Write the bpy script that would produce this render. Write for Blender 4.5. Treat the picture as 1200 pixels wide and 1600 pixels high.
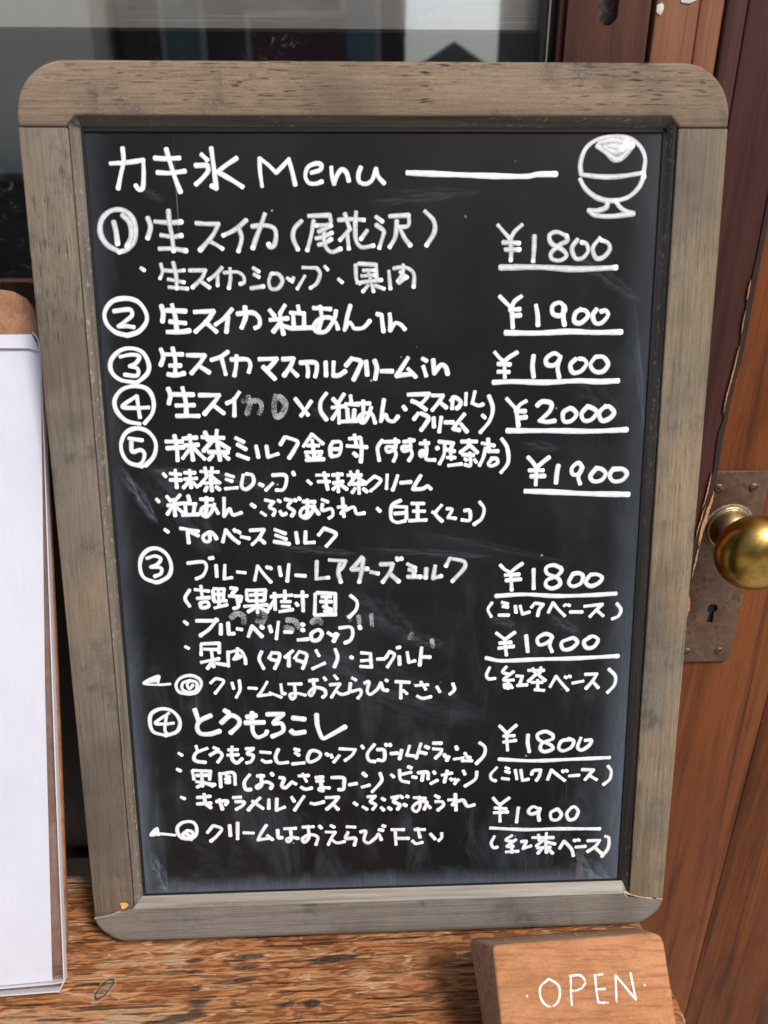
import bpy, bmesh, math, random
from mathutils import Vector, Matrix, noise as mnoise

# ---------------------------------------------------------------- clear
for o in list(bpy.data.objects):
    bpy.data.objects.remove(o)
SC = bpy.context.scene
COL = SC.collection
random.seed(7)
R = math.radians

# ---------------------------------------------------------------- camera
cd = bpy.data.cameras.new('camera')
cam = bpy.data.objects.new('camera', cd)
COL.objects.link(cam)
cd.sensor_fit = 'VERTICAL'
cd.sensor_height = 36.0
cd.lens = 27.0
cd.clip_start = 0.01
cd.clip_end = 400
RW = [[0.9992833124504316, -0.03785170685157139, 0.0003312801165615987],
      [-0.01550565838602134, -0.4173010948718387, -0.908635994651753],
      [0.034531666859694596, 0.9079796498309788, -0.4175889360084911]]
rx, dn, fw = (Vector(r) for r in RW)
m = Matrix((rx, -dn, -fw)).transposed().to_4x4()
m.translation = Vector((-0.011650, -0.330189, 0.448468))
cam.matrix_world = m
cd.dof.use_dof = True
cd.dof.focus_distance = 0.50
cd.dof.aperture_fstop = 9.0
SC.camera = cam
SC.render.resolution_x, SC.render.resolution_y = 768, 1024

# ---------------------------------------------------------------- sky, sun, exposure
SUN_EL, SUN_AZ = 52.0, 40.0        # azimuth from straight behind the camera towards the right
w = bpy.data.worlds.new('World'); SC.world = w
w.use_nodes = True
wn = w.node_tree.nodes; wl = w.node_tree.links
sky = wn.new('ShaderNodeTexSky'); sky.sky_type = 'NISHITA'; sky.sun_disc = False
sky.sun_elevation = R(SUN_EL); sky.sun_rotation = R(180 - SUN_AZ)
sky.air_density = 1.0; sky.dust_density = 4.0; sky.ozone_density = 1.0
wl.new(sky.outputs[0], wn['Background'].inputs[0])
wn['Background'].inputs[1].default_value = 0.088
sd = bpy.data.lights.new('sun', 'SUN'); sd.energy = 2.5; sd.angle = R(12); sd.color = (1, .95, .88)
sun = bpy.data.objects.new('sun', sd); COL.objects.link(sun)
sdir = Vector((math.sin(R(SUN_AZ)) * math.cos(R(SUN_EL)), -math.cos(R(SUN_AZ)) * math.cos(R(SUN_EL)), math.sin(R(SUN_EL))))
sun.rotation_euler = sdir.to_track_quat('Z', 'Y').to_euler()
SC.view_settings.view_transform = 'Standard'
SC.view_settings.look = 'None'
SC.view_settings.exposure = 0.78
SC.view_settings.gamma = 1
SC.view_settings.use_curve_mapping = False

# ---------------------------------------------------------------- helpers
class NT:
    """small node builder"""
    def __init__(s, name):
        s.m = bpy.data.materials.new(name); s.m.use_nodes = True
        s.t = s.m.node_tree; s.n = s.t.nodes; s.l = s.t.links
        s.b = s.n['Principled BSDF']; s.out = s.n['Material Output']
        s.co = None
    def new(s, k, **kw):
        n = s.n.new(k)
        for a, v in kw.items(): setattr(n, a, v)
        return n
    def put(s, sock, v):
        if hasattr(v, 'is_linked') or isinstance(v, bpy.types.NodeSocket): s.l.new(v, sock)
        else: sock.default_value = v
    def coord(s, scale=(1, 1, 1), rot=(0, 0, 0), loc=(0, 0, 0)):
        if s.co is None: s.co = s.new('ShaderNodeTexCoord').outputs['Object']
        mp = s.new('ShaderNodeMapping')
        s.l.new(s.co, mp.inputs[0])
        mp.inputs['Scale'].default_value = scale; mp.inputs['Rotation'].default_value = rot; mp.inputs['Location'].default_value = loc
        return mp.outputs[0]
    def noise(s, vec, scale=1, detail=4, rough=.55, dist=0):
        n = s.new('ShaderNodeTexNoise')
        s.l.new(vec, n.inputs['Vector'])
        n.inputs['Scale'].default_value = scale; n.inputs['Detail'].default_value = detail
        n.inputs['Roughness'].default_value = rough; n.inputs['Distortion'].default_value = dist
        return n.outputs[0]
    def ramp(s, fac, stops, interp='LINEAR'):
        n = s.new('ShaderNodeValToRGB'); s.l.new(fac, n.inputs[0])
        e = n.color_ramp.elements; n.color_ramp.interpolation = interp
        while len(e) < len(stops): e.new(.5)
        for i, (p, c) in enumerate(stops):
            e[i].position = p
            e[i].color = (c, c, c, 1) if not isinstance(c, tuple) else (*c, 1)
        return n.outputs[0]
    def mix(s, fac, a, b, mode='MIX'):
        n = s.new('ShaderNodeMix', data_type='RGBA', blend_type=mode)
        s.put(n.inputs[0], fac)
        for sk, v in ((n.inputs[6], a), (n.inputs[7], b)):
            if isinstance(v, tuple): v = (*v[:3], 1)
            s.put(sk, v)
        return n.outputs[2]
    def math(s, op, a, b=0.0, c=None, clamp=False):
        n = s.new('ShaderNodeMath', operation=op, use_clamp=clamp)
        s.put(n.inputs[0], a); s.put(n.inputs[1], b)
        if c is not None: s.put(n.inputs[2], c)
        return n.outputs[0]
    def step(s, v, a, b):
        n = s.new('ShaderNodeMapRange', interpolation_type='SMOOTHSTEP')
        s.put(n.inputs[0], v); n.inputs[1].default_value = a; n.inputs[2].default_value = b
        return n.outputs[0]
    def bump(s, h, strength=.3, dist=.001, normal=None):
        n = s.new('ShaderNodeBump'); s.l.new(h, n.inputs['Height'])
        n.inputs['Strength'].default_value = strength; n.inputs['Distance'].default_value = dist
        if normal is not None: s.l.new(normal, n.inputs['Normal'])
        return n.outputs[0]
    def xyz(s):
        if s.co is None: s.co = s.new('ShaderNodeTexCoord').outputs['Object']
        n = s.new('ShaderNodeSeparateXYZ'); s.l.new(s.co, n.inputs[0]); return n.outputs
    def fin(s, col, rough=.6, bump=None, metal=0, spec=None):
        s.put(s.b.inputs['Base Color'], (*col, 1) if isinstance(col, tuple) else col)
        s.put(s.b.inputs['Roughness'], rough); s.b.inputs['Metallic'].default_value = metal
        if spec is not None: s.b.inputs['Specular IOR Level'].default_value = spec
        if bump is not None: s.l.new(bump, s.b.inputs['Normal'])
        return s.m

def link(name, bm, mat, parent=None, smooth=False, recalc=True):
    if recalc: bmesh.ops.recalc_face_normals(bm, faces=bm.faces)
    me = bpy.data.meshes.new(name); bm.to_mesh(me); bm.free()
    if smooth:
        for p in me.polygons: p.use_smooth = True
    for mm in (mat if isinstance(mat, (list, tuple)) else [mat]): me.materials.append(mm)
    o = bpy.data.objects.new(name, me); COL.objects.link(o)
    if parent: o.parent = parent
    return o

def tag(o, label=None, cat=None, group=None, kind=None):
    if label: o['label'] = label
    if cat: o['category'] = cat
    if group: o['group'] = group
    if kind: o['kind'] = kind
    return o

def thing(name, label, cat, loc=(0, 0, 0), rot=(0, 0, 0), group=None):
    o = bpy.data.objects.new(name, None); COL.objects.link(o)
    o.location = loc; o.rotation_euler = rot; o.empty_display_size = .05
    return tag(o, label, cat, group)

def box(bm, a, b):
    g = bmesh.ops.create_cube(bm, size=1)
    for v in g['verts']:
        v.co = Vector([a[i] + (v.co[i] + .5) * (b[i] - a[i]) for i in range(3)])
    return g['verts']

def bevel(o, wdt, seg=2, ang=40):
    md = o.modifiers.new('bevel', 'BEVEL'); md.width = wdt; md.segments = seg
    md.limit_method = 'ANGLE'; md.angle_limit = R(ang)
    for p in o.data.polygons: p.use_smooth = True
    md.harden_normals = False
    return o

def prism(bm, pts, f, b):
    """outline pts extruded; f,b map 2D point -> 3D front/back"""
    A = [bm.verts.new(f(*p)) for p in pts]; B = [bm.verts.new(b(*p)) for p in pts]
    bm.faces.new(A); bm.faces.new(B[::-1])
    n = len(pts)
    for i in range(n):
        bm.faces.new((A[i], B[i], B[(i + 1) % n], A[(i + 1) % n]))

def arc(cx, cy, r, a0, a1, n=10):
    return [(cx + r * math.cos(R(a0 + (a1 - a0) * i / n)), cy + r * math.sin(R(a0 + (a1 - a0) * i / n))) for i in range(n + 1)]

def lathe(bm, prof, axis_o, axis, up, seg=48):
    """prof: list of (dist along axis, radius)"""
    axis = Vector(axis).normalized(); up = Vector(up).normalized(); sd_ = axis.cross(up)
    rings = []
    for t, r in prof:
        c = Vector(axis_o) + axis * t
        rings.append([bm.verts.new(c + (up * math.cos(2 * math.pi * k / seg) + sd_ * math.sin(2 * math.pi * k / seg)) * r) for k in range(seg)])
    for a, b in zip(rings, rings[1:]):
        for k in range(seg):
            bm.faces.new((a[k], a[(k + 1) % seg], b[(k + 1) % seg], b[k]))
    bm.faces.new(rings[0][::-1]); bm.faces.new(rings[-1])

# ---------------------------------------------------------------- materials
def weathered(name, along, brown, grey, dark, pores=.6, seed=0.0, greyness=.5, bias=None):
    t = NT(name); SPECK = .45 if bias == 'upper' else .22
    def st(a, c, l=0.0):  # stretched along the grain
        return t.coord((a, c, c) if along == 0 else (c, a, c), loc=(seed + l, seed * 1.7, 0))
    big = t.noise(st(9, 34), 1, 5, .6, .5)
    blotch = t.noise(t.coord((24, 24, 24), loc=(seed + 3, 0, 0)), 1, 6, .65)
    streak = t.noise(st(9, 330), 1, 7, .72, .2)
    mid = t.noise(st(22, 850, 2), 1, 5, .75, .1)
    fine = t.noise(st(70, 1500, 4), 1, 4, .75)
    cross = t.noise(st(1100, 260, 6), 1, 3, .7)
    speck = t.noise(t.coord((1000, 1000, 1000)), 1, 2, .6)
    o = (.5 - greyness) * .3
    g = t.step(t.math('ADD', t.math('MULTIPLY', big, .55), t.math('MULTIPLY', blotch, .45)), .42 + o, .58 + o)
    c = t.mix(g, brown, grey)
    c = t.mix(t.math('MULTIPLY', t.step(blotch, .53, .68), .85), c, tuple(x * .40 for x in grey))
    c = t.mix(t.math('MULTIPLY', t.step(blotch, .44, .28), .5), c, tuple(min(1, x * 1.4) for x in brown))
    c = t.mix(t.math('MULTIPLY', t.step(streak, .45, .70), .55), c, dark)
    c = t.mix(t.math('MULTIPLY', t.step(mid, .50, .70), .55), c, dark)
    c = t.mix(t.math('MULTIPLY', t.step(mid, .47, .30), .40), c, tuple(min(1, x * 1.7) for x in brown))
    c = t.mix(t.math('MULTIPLY', t.step(fine, .5, .72), .5), c, dark)
    c = t.mix(t.math('MULTIPLY', t.step(speck, .52, .72), SPECK), c, tuple(min(1, x * 1.7) for x in brown))
    c = t.mix(t.math('MULTIPLY', t.step(cross, .55, .75), .28), c, dark)
    drift = t.noise(t.coord((7, 7, 7), loc=(seed * 2, seed, 1)), 1, 4, .6, .6)
    c = t.mix(t.math('MULTIPLY', t.step(drift, .46, .64), .55), c, tuple(x * 1.15 for x in dark))
    c = t.mix(t.math('MULTIPLY', t.step(drift, .46, .32), .3), c, tuple(min(1, x * 1.25) for x in brown))
    # short open pores along the grain
    po = t.noise(st(85, 1150, 9), 1, 1.5, .5)
    pm = t.step(po, .61, .67)
    pa = t.step(t.noise(t.coord((16, 16, 16), loc=(seed, 5, 0)), 1, 2, .5), .38, .55)
    if bias == 'upper':      # the open pores show on the upper part of the rail only
        x, y, z = t.xyz()
        pa = t.math('MULTIPLY', pa, t.step(y, .478, .490))
    if bias == 'side':
        x, y, z = t.xyz()
        pa = t.math('MULTIPLY', pa, t.step(y, .30, .40))
    pk = t.math('MULTIPLY', t.math('MULTIPLY', pm, pa), pores)
    c = t.mix(pk, c, tuple(x * .3 for x in dark))
    sc = t.step(t.noise(st(300, 500, 1), 1, 3, .7), .70, .78)
    c = t.mix(t.math('MULTIPLY', sc, .55), c, (.5, .46, .4))
    h = t.math('SUBTRACT', t.math('ADD', streak, t.math('ADD', mid, t.math('MULTIPLY', fine, .6))), t.math('MULTIPLY', pk, 1.6))
    return t.fin(c, .72, t.bump(h, .55, .0007), spec=.16)

def painted_wood(name, base, dark, light, rough=.5, sc=1.0, seed=0.0, wear=.0, wearcol=(.45, .2, .08), gloss=.4):
    t = NT(name)
    st = lambda a, c, l=0: t.coord((c * sc, c * sc, a * sc), loc=(seed + l, seed, seed))
    big = t.noise(st(4, 26), 1, 5, .6, .6)
    streak = t.noise(st(5, 110, 2), 1, 7, .62, .7)
    fine = t.noise(st(9, 700, 4), 1, 4, .7)
    bl = t.noise(t.coord((35, 35, 24), loc=(seed, 3, 1)), 1, 4, .6)
    c = t.mix(t.step(big, .3, .72), base, light)
    c = t.mix(t.math('MULTIPLY', t.step(streak, .45, .70), .72), c, dark)
    c = t.mix(t.math('MULTIPLY', t.step(streak, .42, .26), .3), c, tuple(q * 1.3 for q in light))
    c = t.mix(t.math('MULTIPLY', t.step(fine, .49, .72), .55), c, dark)
    c = t.mix(t.math('MULTIPLY', t.step(bl, .55, .8), .45), c, dark)
    if wear:
        wm = t.step(t.noise(st(38, 420, 7), 1, 3, .6), .76 - wear * .1, .79 - wear * .1)
        c = t.mix(wm, c, wearcol)
    h = t.math('ADD', streak, t.math('MULTIPLY', fine, .7))
    rg = t.math('ADD', rough - .1, t.math('MULTIPLY', bl, .25))
    return t.fin(c, rg, t.bump(h, .4, .0008), spec=gloss)

M = {}
M['rail_top'] = weathered('frame wood top', 0, (.20, .147, .104), (.145, .120, .098), (.062, .047, .037), .95, 1.3, .3, 'upper')
M['rail_side'] = weathered('frame wood side', 1, (.168, .128, .093), (.140, .122, .103), (.060, .048, .038), .7, 4.1, .55, 'side')
M['rail_side_right'] = weathered('frame wood right', 1, (.20, .152, .100), (.152, .132, .108), (.066, .051, .038), .3, 8.9, .4)
M['rail_bottom'] = weathered('frame wood bottom', 0, (.20, .168, .138), (.178, .162, .148), (.075, .064, .056), .15, 3.3, .85)

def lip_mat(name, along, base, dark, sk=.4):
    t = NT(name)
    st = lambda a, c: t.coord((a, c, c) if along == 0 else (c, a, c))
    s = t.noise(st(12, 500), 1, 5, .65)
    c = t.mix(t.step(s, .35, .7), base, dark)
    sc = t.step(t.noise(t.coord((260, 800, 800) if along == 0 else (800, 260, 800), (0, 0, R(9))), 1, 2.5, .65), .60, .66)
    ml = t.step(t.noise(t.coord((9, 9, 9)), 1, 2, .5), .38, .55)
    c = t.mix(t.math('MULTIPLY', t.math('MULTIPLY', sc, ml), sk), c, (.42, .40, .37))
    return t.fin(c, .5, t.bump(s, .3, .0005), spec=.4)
M['lip_shaded'] = lip_mat('frame lip dark', 0, (.085, .070, .058), (.03, .026, .023))  # lip tones carry shade: dark at top and right, lighter left, palest below
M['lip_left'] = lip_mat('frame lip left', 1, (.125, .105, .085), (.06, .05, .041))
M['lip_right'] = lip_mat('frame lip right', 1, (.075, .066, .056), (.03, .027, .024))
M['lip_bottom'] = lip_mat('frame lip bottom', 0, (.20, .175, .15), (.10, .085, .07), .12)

def board_mat():
    t = NT('blackboard paint')
    x, y, z = t.xyz()
    X0, X1, Y0, Y1 = -.1485, .1525, .031, .476
    fine = t.noise(t.coord((1500, 45, 1)), 1, 4, .7)
    fineh = t.noise(t.coord((50, 1300, 1)), 1, 4, .7)
    cloud = t.noise(t.coord((11, 11, 11)), 1, 6, .62, .8)
    cloud2 = t.noise(t.coord((34, 14, 1), loc=(4, 2, 0)), 1, 5, .65, 1.2)
    c = t.mix(t.step(cloud, .3, .75), (.0060, .0063, .0066), (.0110, .0112, .0114))
    # rubbed-in chalk dust: more of it low on the board and along the edges
    low = t.step(y, .33, .05)
    dl = t.math('SUBTRACT', x, X0); dr = t.math('SUBTRACT', X1, x); db = t.math('SUBTRACT', y, Y0)
    wob = t.math('MULTIPLY', t.math('SUBTRACT', cloud2, .5), .022)
    el = t.step(t.math('ADD', dl, wob), .013, -.002)
    er = t.step(t.math('ADD', dr, wob), .022, -.002)
    eb = t.step(t.math('ADD', db, wob), .013, -.002)
    edge = t.math('MAXIMUM', t.math('MAXIMUM', t.math('MULTIPLY', el, t.math('ADD', t.math('MULTIPLY', low, .75), .3)), t.math('MULTIPLY', er, t.math('ADD', t.math('MULTIPLY', low, .7), .35))), eb)
    tex = t.math('ADD', t.math('MULTIPLY', t.step(fine, .3, .8), .4), .5)
    d = t.math('MULTIPLY', edge, tex)
    d2 = t.math('MULTIPLY', t.math('MULTIPLY', t.step(cloud2, .44, .74), low), t.math('MULTIPLY', tex, .22))
    d = t.math('ADD', t.math('MULTIPLY', d, .58), d2)
    d = t.math('ADD', d, t.math('MULTIPLY', t.step(cloud, .5, .8), t.math('MULTIPLY', tex, .05)))
    # wiped smears: cx, cy, rx, ry, turn, strength
    for cx, cy, rx_, ry_, a, k in SMEARS:
        mp = t.new('ShaderNodeMapping', vector_type='TEXTURE'); t.l.new(t.co, mp.inputs[0])
        mp.inputs['Location'].default_value = (cx, cy, 0); mp.inputs['Rotation'].default_value = (0, 0, R(a)); mp.inputs['Scale'].default_value = (rx_, ry_, 1)
        sp = t.new('ShaderNodeSeparateXYZ'); t.l.new(mp.outputs[0], sp.inputs[0])
        r2 = t.math('ADD', t.math('MULTIPLY', sp.outputs[0], sp.outputs[0]), t.math('MULTIPLY', sp.outputs[1], sp.outputs[1]))
        g = t.step(r2, 1.0, .1)
        nz = t.noise(mp.outputs[0], 3.0 if abs(rx_ - ry_) < .004 else 2.2, 5, .7)
        if k < 0:
            d = t.math('MULTIPLY', d, t.math('SUBTRACT', 1.0, t.math('MULTIPLY', g, -k)))
        else:
            d = t.math('ADD', d, t.math('MULTIPLY', t.math('MULTIPLY', g, t.step(nz, .38, .72)), k))
    d = t.math('MULTIPLY', d, 1.0, clamp=True)
    c = t.mix(d, c, (.155, .19, .25))
    # specks of chalk and tiny chips
    vo = t.new('ShaderNodeTexVoronoi'); t.l.new(t.co, vo.inputs['Vector']); vo.inputs['Scale'].default_value = 62
    sp = t.math('MULTIPLY', t.step(vo.outputs['Distance'], .05, .03), t.step(t.noise(t.coord((13, 13, 13), loc=(1, 7, 0)), 1, 2, .5), .5, .6))
    c = t.mix(t.math('MULTIPLY', sp, .6), c, (.45, .46, .48))
    # thin scratches
    sr = t.noise(t.coord((700, 9, 1), rot=(0, 0, R(24))), 1, 1, .5)
    sm = t.step(t.noise(t.coord((17, 17, 17), loc=(2, 2, 2)), 1, 2, .5), .55, .7)
    c = t.mix(t.math('MULTIPLY', t.math('MULTIPLY', t.step(sr, .745, .765), sm), .22), c, (.35, .36, .38))
    h = t.math('ADD', fine, t.math('MULTIPLY', fineh, .25))
    return t.fin(c, t.math('ADD', .40, t.math('MULTIPLY', d, .4)), t.bump(h, .15, .0004), spec=.15)

def paint_mat(name, edge, core, dabs, alpha=None):
    t = NT(name)
    uv = t.new('ShaderNodeUVMap', uv_map='ink').outputs[0]
    s = t.new('ShaderNodeSeparateXYZ'); t.l.new(uv, s.inputs[0])
    ac = t.math('ABSOLUTE', t.math('SUBTRACT', s.outputs[0], .5))       # 0 centre .. .5 edge
    nz = t.noise(t.coord((900, 900, 900)), 1, 3, .6)
    nb = t.noise(t.coord((160, 160, 160)), 1, 3, .6)
    k = t.step(t.math('ADD', ac, t.math('MULTIPLY', t.math('SUBTRACT', nb, .5), .7)), .40, .10)
    c = t.mix(k, edge, core)
    c = t.mix(t.math('MULTIPLY', t.step(nz, .50, .70), .55), c, tuple(q * .72 for q in edge))
    c = t.mix(t.math('MULTIPLY', s.outputs[1], 1.0, clamp=True), c, dabs)  # pooled paint at the stroke end
    return t.fin(c, .5, t.bump(nz, .12, .0003), spec=.4)
M['ink_solid'] = paint_mat('white marker paint', (.52, .54, .58), (.71, .72, .75), (.82, .83, .85))
M['ink_thin'] = paint_mat('white marker paint thin', (.32, .34, .37), (.55, .57, .60), (.78, .79, .81))
def fuzzy(name, col, lo, hi, k, sc=520):
    t = NT(name)
    nz = t.noise(t.coord((sc, sc, sc)), 1, 4, .75)
    nb = t.noise(t.coord((120, 120, 120)), 1, 3, .6)
    uv = t.new('ShaderNodeUVMap', uv_map='ink').outputs[0]
    s = t.new('ShaderNodeSeparateXYZ'); t.l.new(uv, s.inputs[0])
    ac = t.math('ABSOLUTE', t.math('SUBTRACT', s.outputs[0], .5))
    f = t.math('MULTIPLY', t.step(t.math('ADD', t.math('MULTIPLY', nz, .6), t.math('MULTIPLY', nb, .4)), lo, hi), t.step(ac, .5, .36))
    t.put(t.b.inputs['Alpha'], t.math('MULTIPLY', f, k))
    return t.fin(col, .7)
M['ink_smear'] = fuzzy('wiped marker paint', (.55, .57, .60), .40, .62, .62, 1300)
M['chalk_open'] = fuzzy('white chalk on wood', (.80, .78, .75), .38, .52, 1.0, 1100)
M['chalk_faint'] = fuzzy('faint chalk on wood', (.6, .56, .52), .40, .6, .7, 700)

def bench_mat():
    t = NT('weathered bench plank')
    x, y, z = t.xyz()
    rot = (0, 0, R(-3))
    warp = t.noise(t.coord((10, 30, 1), rot), 1, 4, .6)
    warp2 = t.noise(t.coord((20, 90, 1), rot, (3, 0, 0)), 1, 4, .6)
    mp = t.new('ShaderNodeSeparateXYZ'); t.l.new(t.coord((1, 1, 1), rot), mp.inputs[0])
    ph = t.math('ADD', t.math('MULTIPLY', mp.outputs[1], 900), t.math('ADD', t.math('MULTIPLY', warp, 60), t.math('MULTIPLY', warp2, 22)))
    rings = t.math('ADD', t.math('MULTIPLY', t.math('SINE', ph), .5), .5)
    fib = t.noise(t.coord((13, 560, 1), rot), 1, 6, .72, .3)
    fib2 = t.noise(t.coord((9, 220, 1), rot, (2, 5, 0)), 1, 6, .7, .6)
    grit = t.noise(t.coord((110, 900, 1), rot, (5, 5, 0)), 1, 4, .75)
    big = t.noise(t.coord((9, 20, 1), rot, (6.3, 1, 0)), 1, 5, .65, .6)
    big2 = t.noise(t.coord((13, 34, 1), rot, (1.3, 4, 0)), 1, 5, .65, .6)
    c = t.mix(t.step(rings, .1, .8), (.175, .066, .026), (.32, .135, .053))
    c = t.mix(t.math('MULTIPLY', t.step(big, .50, .60), .7), c, (.20, .068, .024))
    # pale weathered wood, more of it to the left
    lft = t.step(x, .06, -.12)
    pale = t.step(t.math('ADD', t.math('ADD', t.math('MULTIPLY', fib2, .65), t.math('MULTIPLY', big2, .35)), t.math('MULTIPLY', lft, .03)), .535, .58)
    c = t.mix(t.math('MULTIPLY', pale, .85), c, t.mix(lft, (.36, .165, .065), (.38, .215, .110)))
    c = t.mix(t.math('MULTIPLY', t.math('MULTIPLY', t.step(big2, .54, .62), lft), .65), c, (.34, .235, .155))
    # worn flecks
    fl = t.noise(t.coord((50, 210, 1), rot, (1, 3, 0)), 1, 4, .62, 1.0)
    c = t.mix(t.math('MULTIPLY', t.step(fl, .60, .64), .85), c, (.44, .285, .17))
    # dark fibre lines
    c = t.mix(t.math('MULTIPLY', t.step(fib, .50, .74), .62), c, (.085, .034, .016))
    c = t.mix(t.math('MULTIPLY', t.step(grit, .54, .74), .4), c, (.07, .03, .016))
    c = t.mix(t.math('MULTIPLY', t.step(grit, .44, .34), .35), c, (.50, .28, .14))
    ck = t.noise(t.coord((16, 420, 1), rot, (7, 2, 0)), 1, 4, .6, .3)
    ckm = t.step(ck, .585, .625)
    c = t.mix(t.math('MULTIPLY', ckm, .75), c, (.03, .014, .009))
    # black stains bleeding along the grain from old nails
    stain = None
    for cx, cy, sx, sy, k in STAINS:
        mq = t.new('ShaderNodeMapping', vector_type='TEXTURE'); t.l.new(t.co, mq.inputs[0])
        mq.inputs['Location'].default_value = (cx, cy, 0); mq.inputs['Rotation'].default_value = (0, 0, R(5)); mq.inputs['Scale'].default_value = (sx, sy, 1)
        sq = t.new('ShaderNodeSeparateXYZ'); t.l.new(mq.outputs[0], sq.inputs[0])
        r2 = t.math('ADD', t.math('MULTIPLY', sq.outputs[0], sq.outputs[0]), t.math('MULTIPLY', sq.outputs[1], sq.outputs[1]))
        g = t.math('MULTIPLY', t.step(t.math('ADD', r2, t.math('MULTIPLY', t.math('SUBTRACT', fib2, .5), 2.4)), 1.0, .35), k)
        stain = g if stain is None else t.math('MAXIMUM', stain, g)
    c = t.mix(stain, c, (.028, .024, .024))
    # a knot
    mp2 = t.new('ShaderNodeMapping', vector_type='TEXTURE'); t.l.new(t.co, mp2.inputs[0])
    mp2.inputs['Location'].default_value = KNOT; mp2.inputs['Rotation'].default_value = (0, 0, R(62)); mp2.inputs['Scale'].default_value = (.0080, .0036, 1)
    s2 = t.new('ShaderNodeSeparateXYZ'); t.l.new(mp2.outputs[0], s2.inputs[0])
    kr = t.math('SQRT', t.math('ADD', t.math('MULTIPLY', s2.outputs[0], s2.outputs[0]), t.math('MULTIPLY', s2.outputs[1], s2.outputs[1])))
    kr = t.math('ADD', kr, t.math('MULTIPLY', t.math('SUBTRACT', warp2, .5), 1.1))
    c = t.mix(t.math('MULTIPLY', t.step(kr, 1.4, 1.0), .8), c, (.33, .21, .13))
    c = t.mix(t.math('MULTIPLY', t.math('MULTIPLY', t.step(kr, .6, .8), t.step(kr, 1.0, .84)), .95), c, (.03, .016, .011))
    c = t.mix(t.math('MULTIPLY', t.math('MULTIPLY', t.step(kr, .8, .6), t.step(grit, .4, .6)), .8), c, (.08, .045, .03))
    h = t.math('SUBTRACT', t.math('ADD', t.math('MULTIPLY', rings, .5), t.math('ADD', fib2, t.math('ADD', t.math('MULTIPLY', fib, -.9), t.math('MULTIPLY', grit, -.4)))), t.math('MULTIPLY', ckm, 1.0))
    return t.fin(c, .68, t.bump(h, .9, .0016), spec=.12)

def bark_mat():
    t = NT('rough end grain')
    n = t.noise(t.coord((200, 200, 420)), 1, 5, .7, .6)
    v = t.noise(t.coord((60, 60, 90)), 1, 4, .6)
    c = t.mix(t.step(n, .35, .65), (.16, .10, .06), (.48, .38, .27))
    c = t.mix(t.step(v, .55, .7), c, (.06, .04, .03))
    return t.fin(c, .8, t.bump(n, .9, .003))

M['bench'] = None
M['sign_face'] = None
def sign_mat(name, base, dark, light, k=1.0):
    t = NT(name)
    a = t.noise(t.coord((60, 60, 60)), 1, 5, .65, .4)
    s = t.noise(t.coord((26, 420, 420), (0, 0, R(3))), 1, 5, .65, .3)
    f = t.noise(t.coord((130, 1500, 1500)), 1, 3, .7)
    c = t.mix(t.step(a, .3, .7), base, light)
    c = t.mix(t.math('MULTIPLY', t.step(s, .47, .66), .7 * k), c, dark)
    c = t.mix(t.math('MULTIPLY', t.step(f, .52, .7), .6 * k), c, dark)
    gr = t.noise(t.coord((420, 900, 900), (0, 0, R(3))), 1, 3, .7)
    c = t.mix(t.math('MULTIPLY', t.step(gr, .55, .72), .55 * k), c, dark)
    c = t.mix(t.math('MULTIPLY', t.step(gr, .44, .3), .4 * k), c, tuple(min(1, q * 1.35) for q in light))
    b = t.noise(t.coord((19, 30, 30), loc=(2, 1, 1)), 1, 3, .6)
    c = t.mix(t.math('MULTIPLY', t.step(b, .6, .78), .5), c, tuple(q * .7 for q in dark))
    return t.fin(c, .7, t.bump(t.math('ADD', s, f), .4, .0006), spec=.15)

def hardboard():
    t = NT('hardboard')
    a = t.noise(t.coord((95, 95, 95)), 1, 6, .7, .8)
    f = t.noise(t.coord((420, 260, 400)), 1, 4, .75, 1.2)
    b = t.noise(t.coord((26, 26, 26)), 1, 3, .6)
    c = t.mix(t.step(a, .3, .7), (.16, .070, .036), (.27, .130, .066))
    c = t.mix(t.math('MULTIPLY', t.step(f, .55, .75), .8), c, (.40, .24, .135))
    c = t.mix(t.math('MULTIPLY', t.step(f, .46, .3), .5), c, (.10, .042, .022))
    c = t.mix(t.math('MULTIPLY', t.step(b, .5, .7), .6), c, (.11, .046, .025))
    return t.fin(c, .6, t.bump(f, .3, .0005), spec=.3)

def metal(name, a, b, rough, rv=.2, met=1.0, grime=(.06, .04, .025), gk=.5, sc=60, pale=None):
    t = NT(name)
    n = t.noise(t.coord((sc, sc, sc)), 1, 5, .65, .4)
    n2 = t.noise(t.coord((sc * 4, sc * 4, sc * 4)), 1, 4, .7)
    c = t.mix(t.step(n, .32, .66), a, b)
    g = t.math('MULTIPLY', t.step(t.math('ADD', t.math('MULTIPLY', n, .5), t.math('MULTIPLY', n2, .5)), .5, .62), gk)
    c = t.mix(g, c, grime)
    if pale:
        n3 = t.noise(t.coord((sc * .8, sc * .8, sc * .8), loc=(4, 4, 4)), 1, 6, .7, .8)
        c = t.mix(t.math('MULTIPLY', t.step(n3, .54, .68), .55), c, pale)
    return t.fin(c, t.math('ADD', rough, t.math('MULTIPLY', n2, rv)), t.bump(n2, .12, .0006), metal=met)

def plain(name, col, rough=.6, nz=.0, sc=40, spec=.4):
    t = NT(name)
    n = t.noise(t.coord((sc, sc, sc)), 1, 4, .6)
    c = t.mix(t.step(n, .25, .75), tuple(q * (1 - nz) for q in col), tuple(min(1, q * (1 + nz)) for q in col))
    return t.fin(c, rough, spec=spec)

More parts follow.
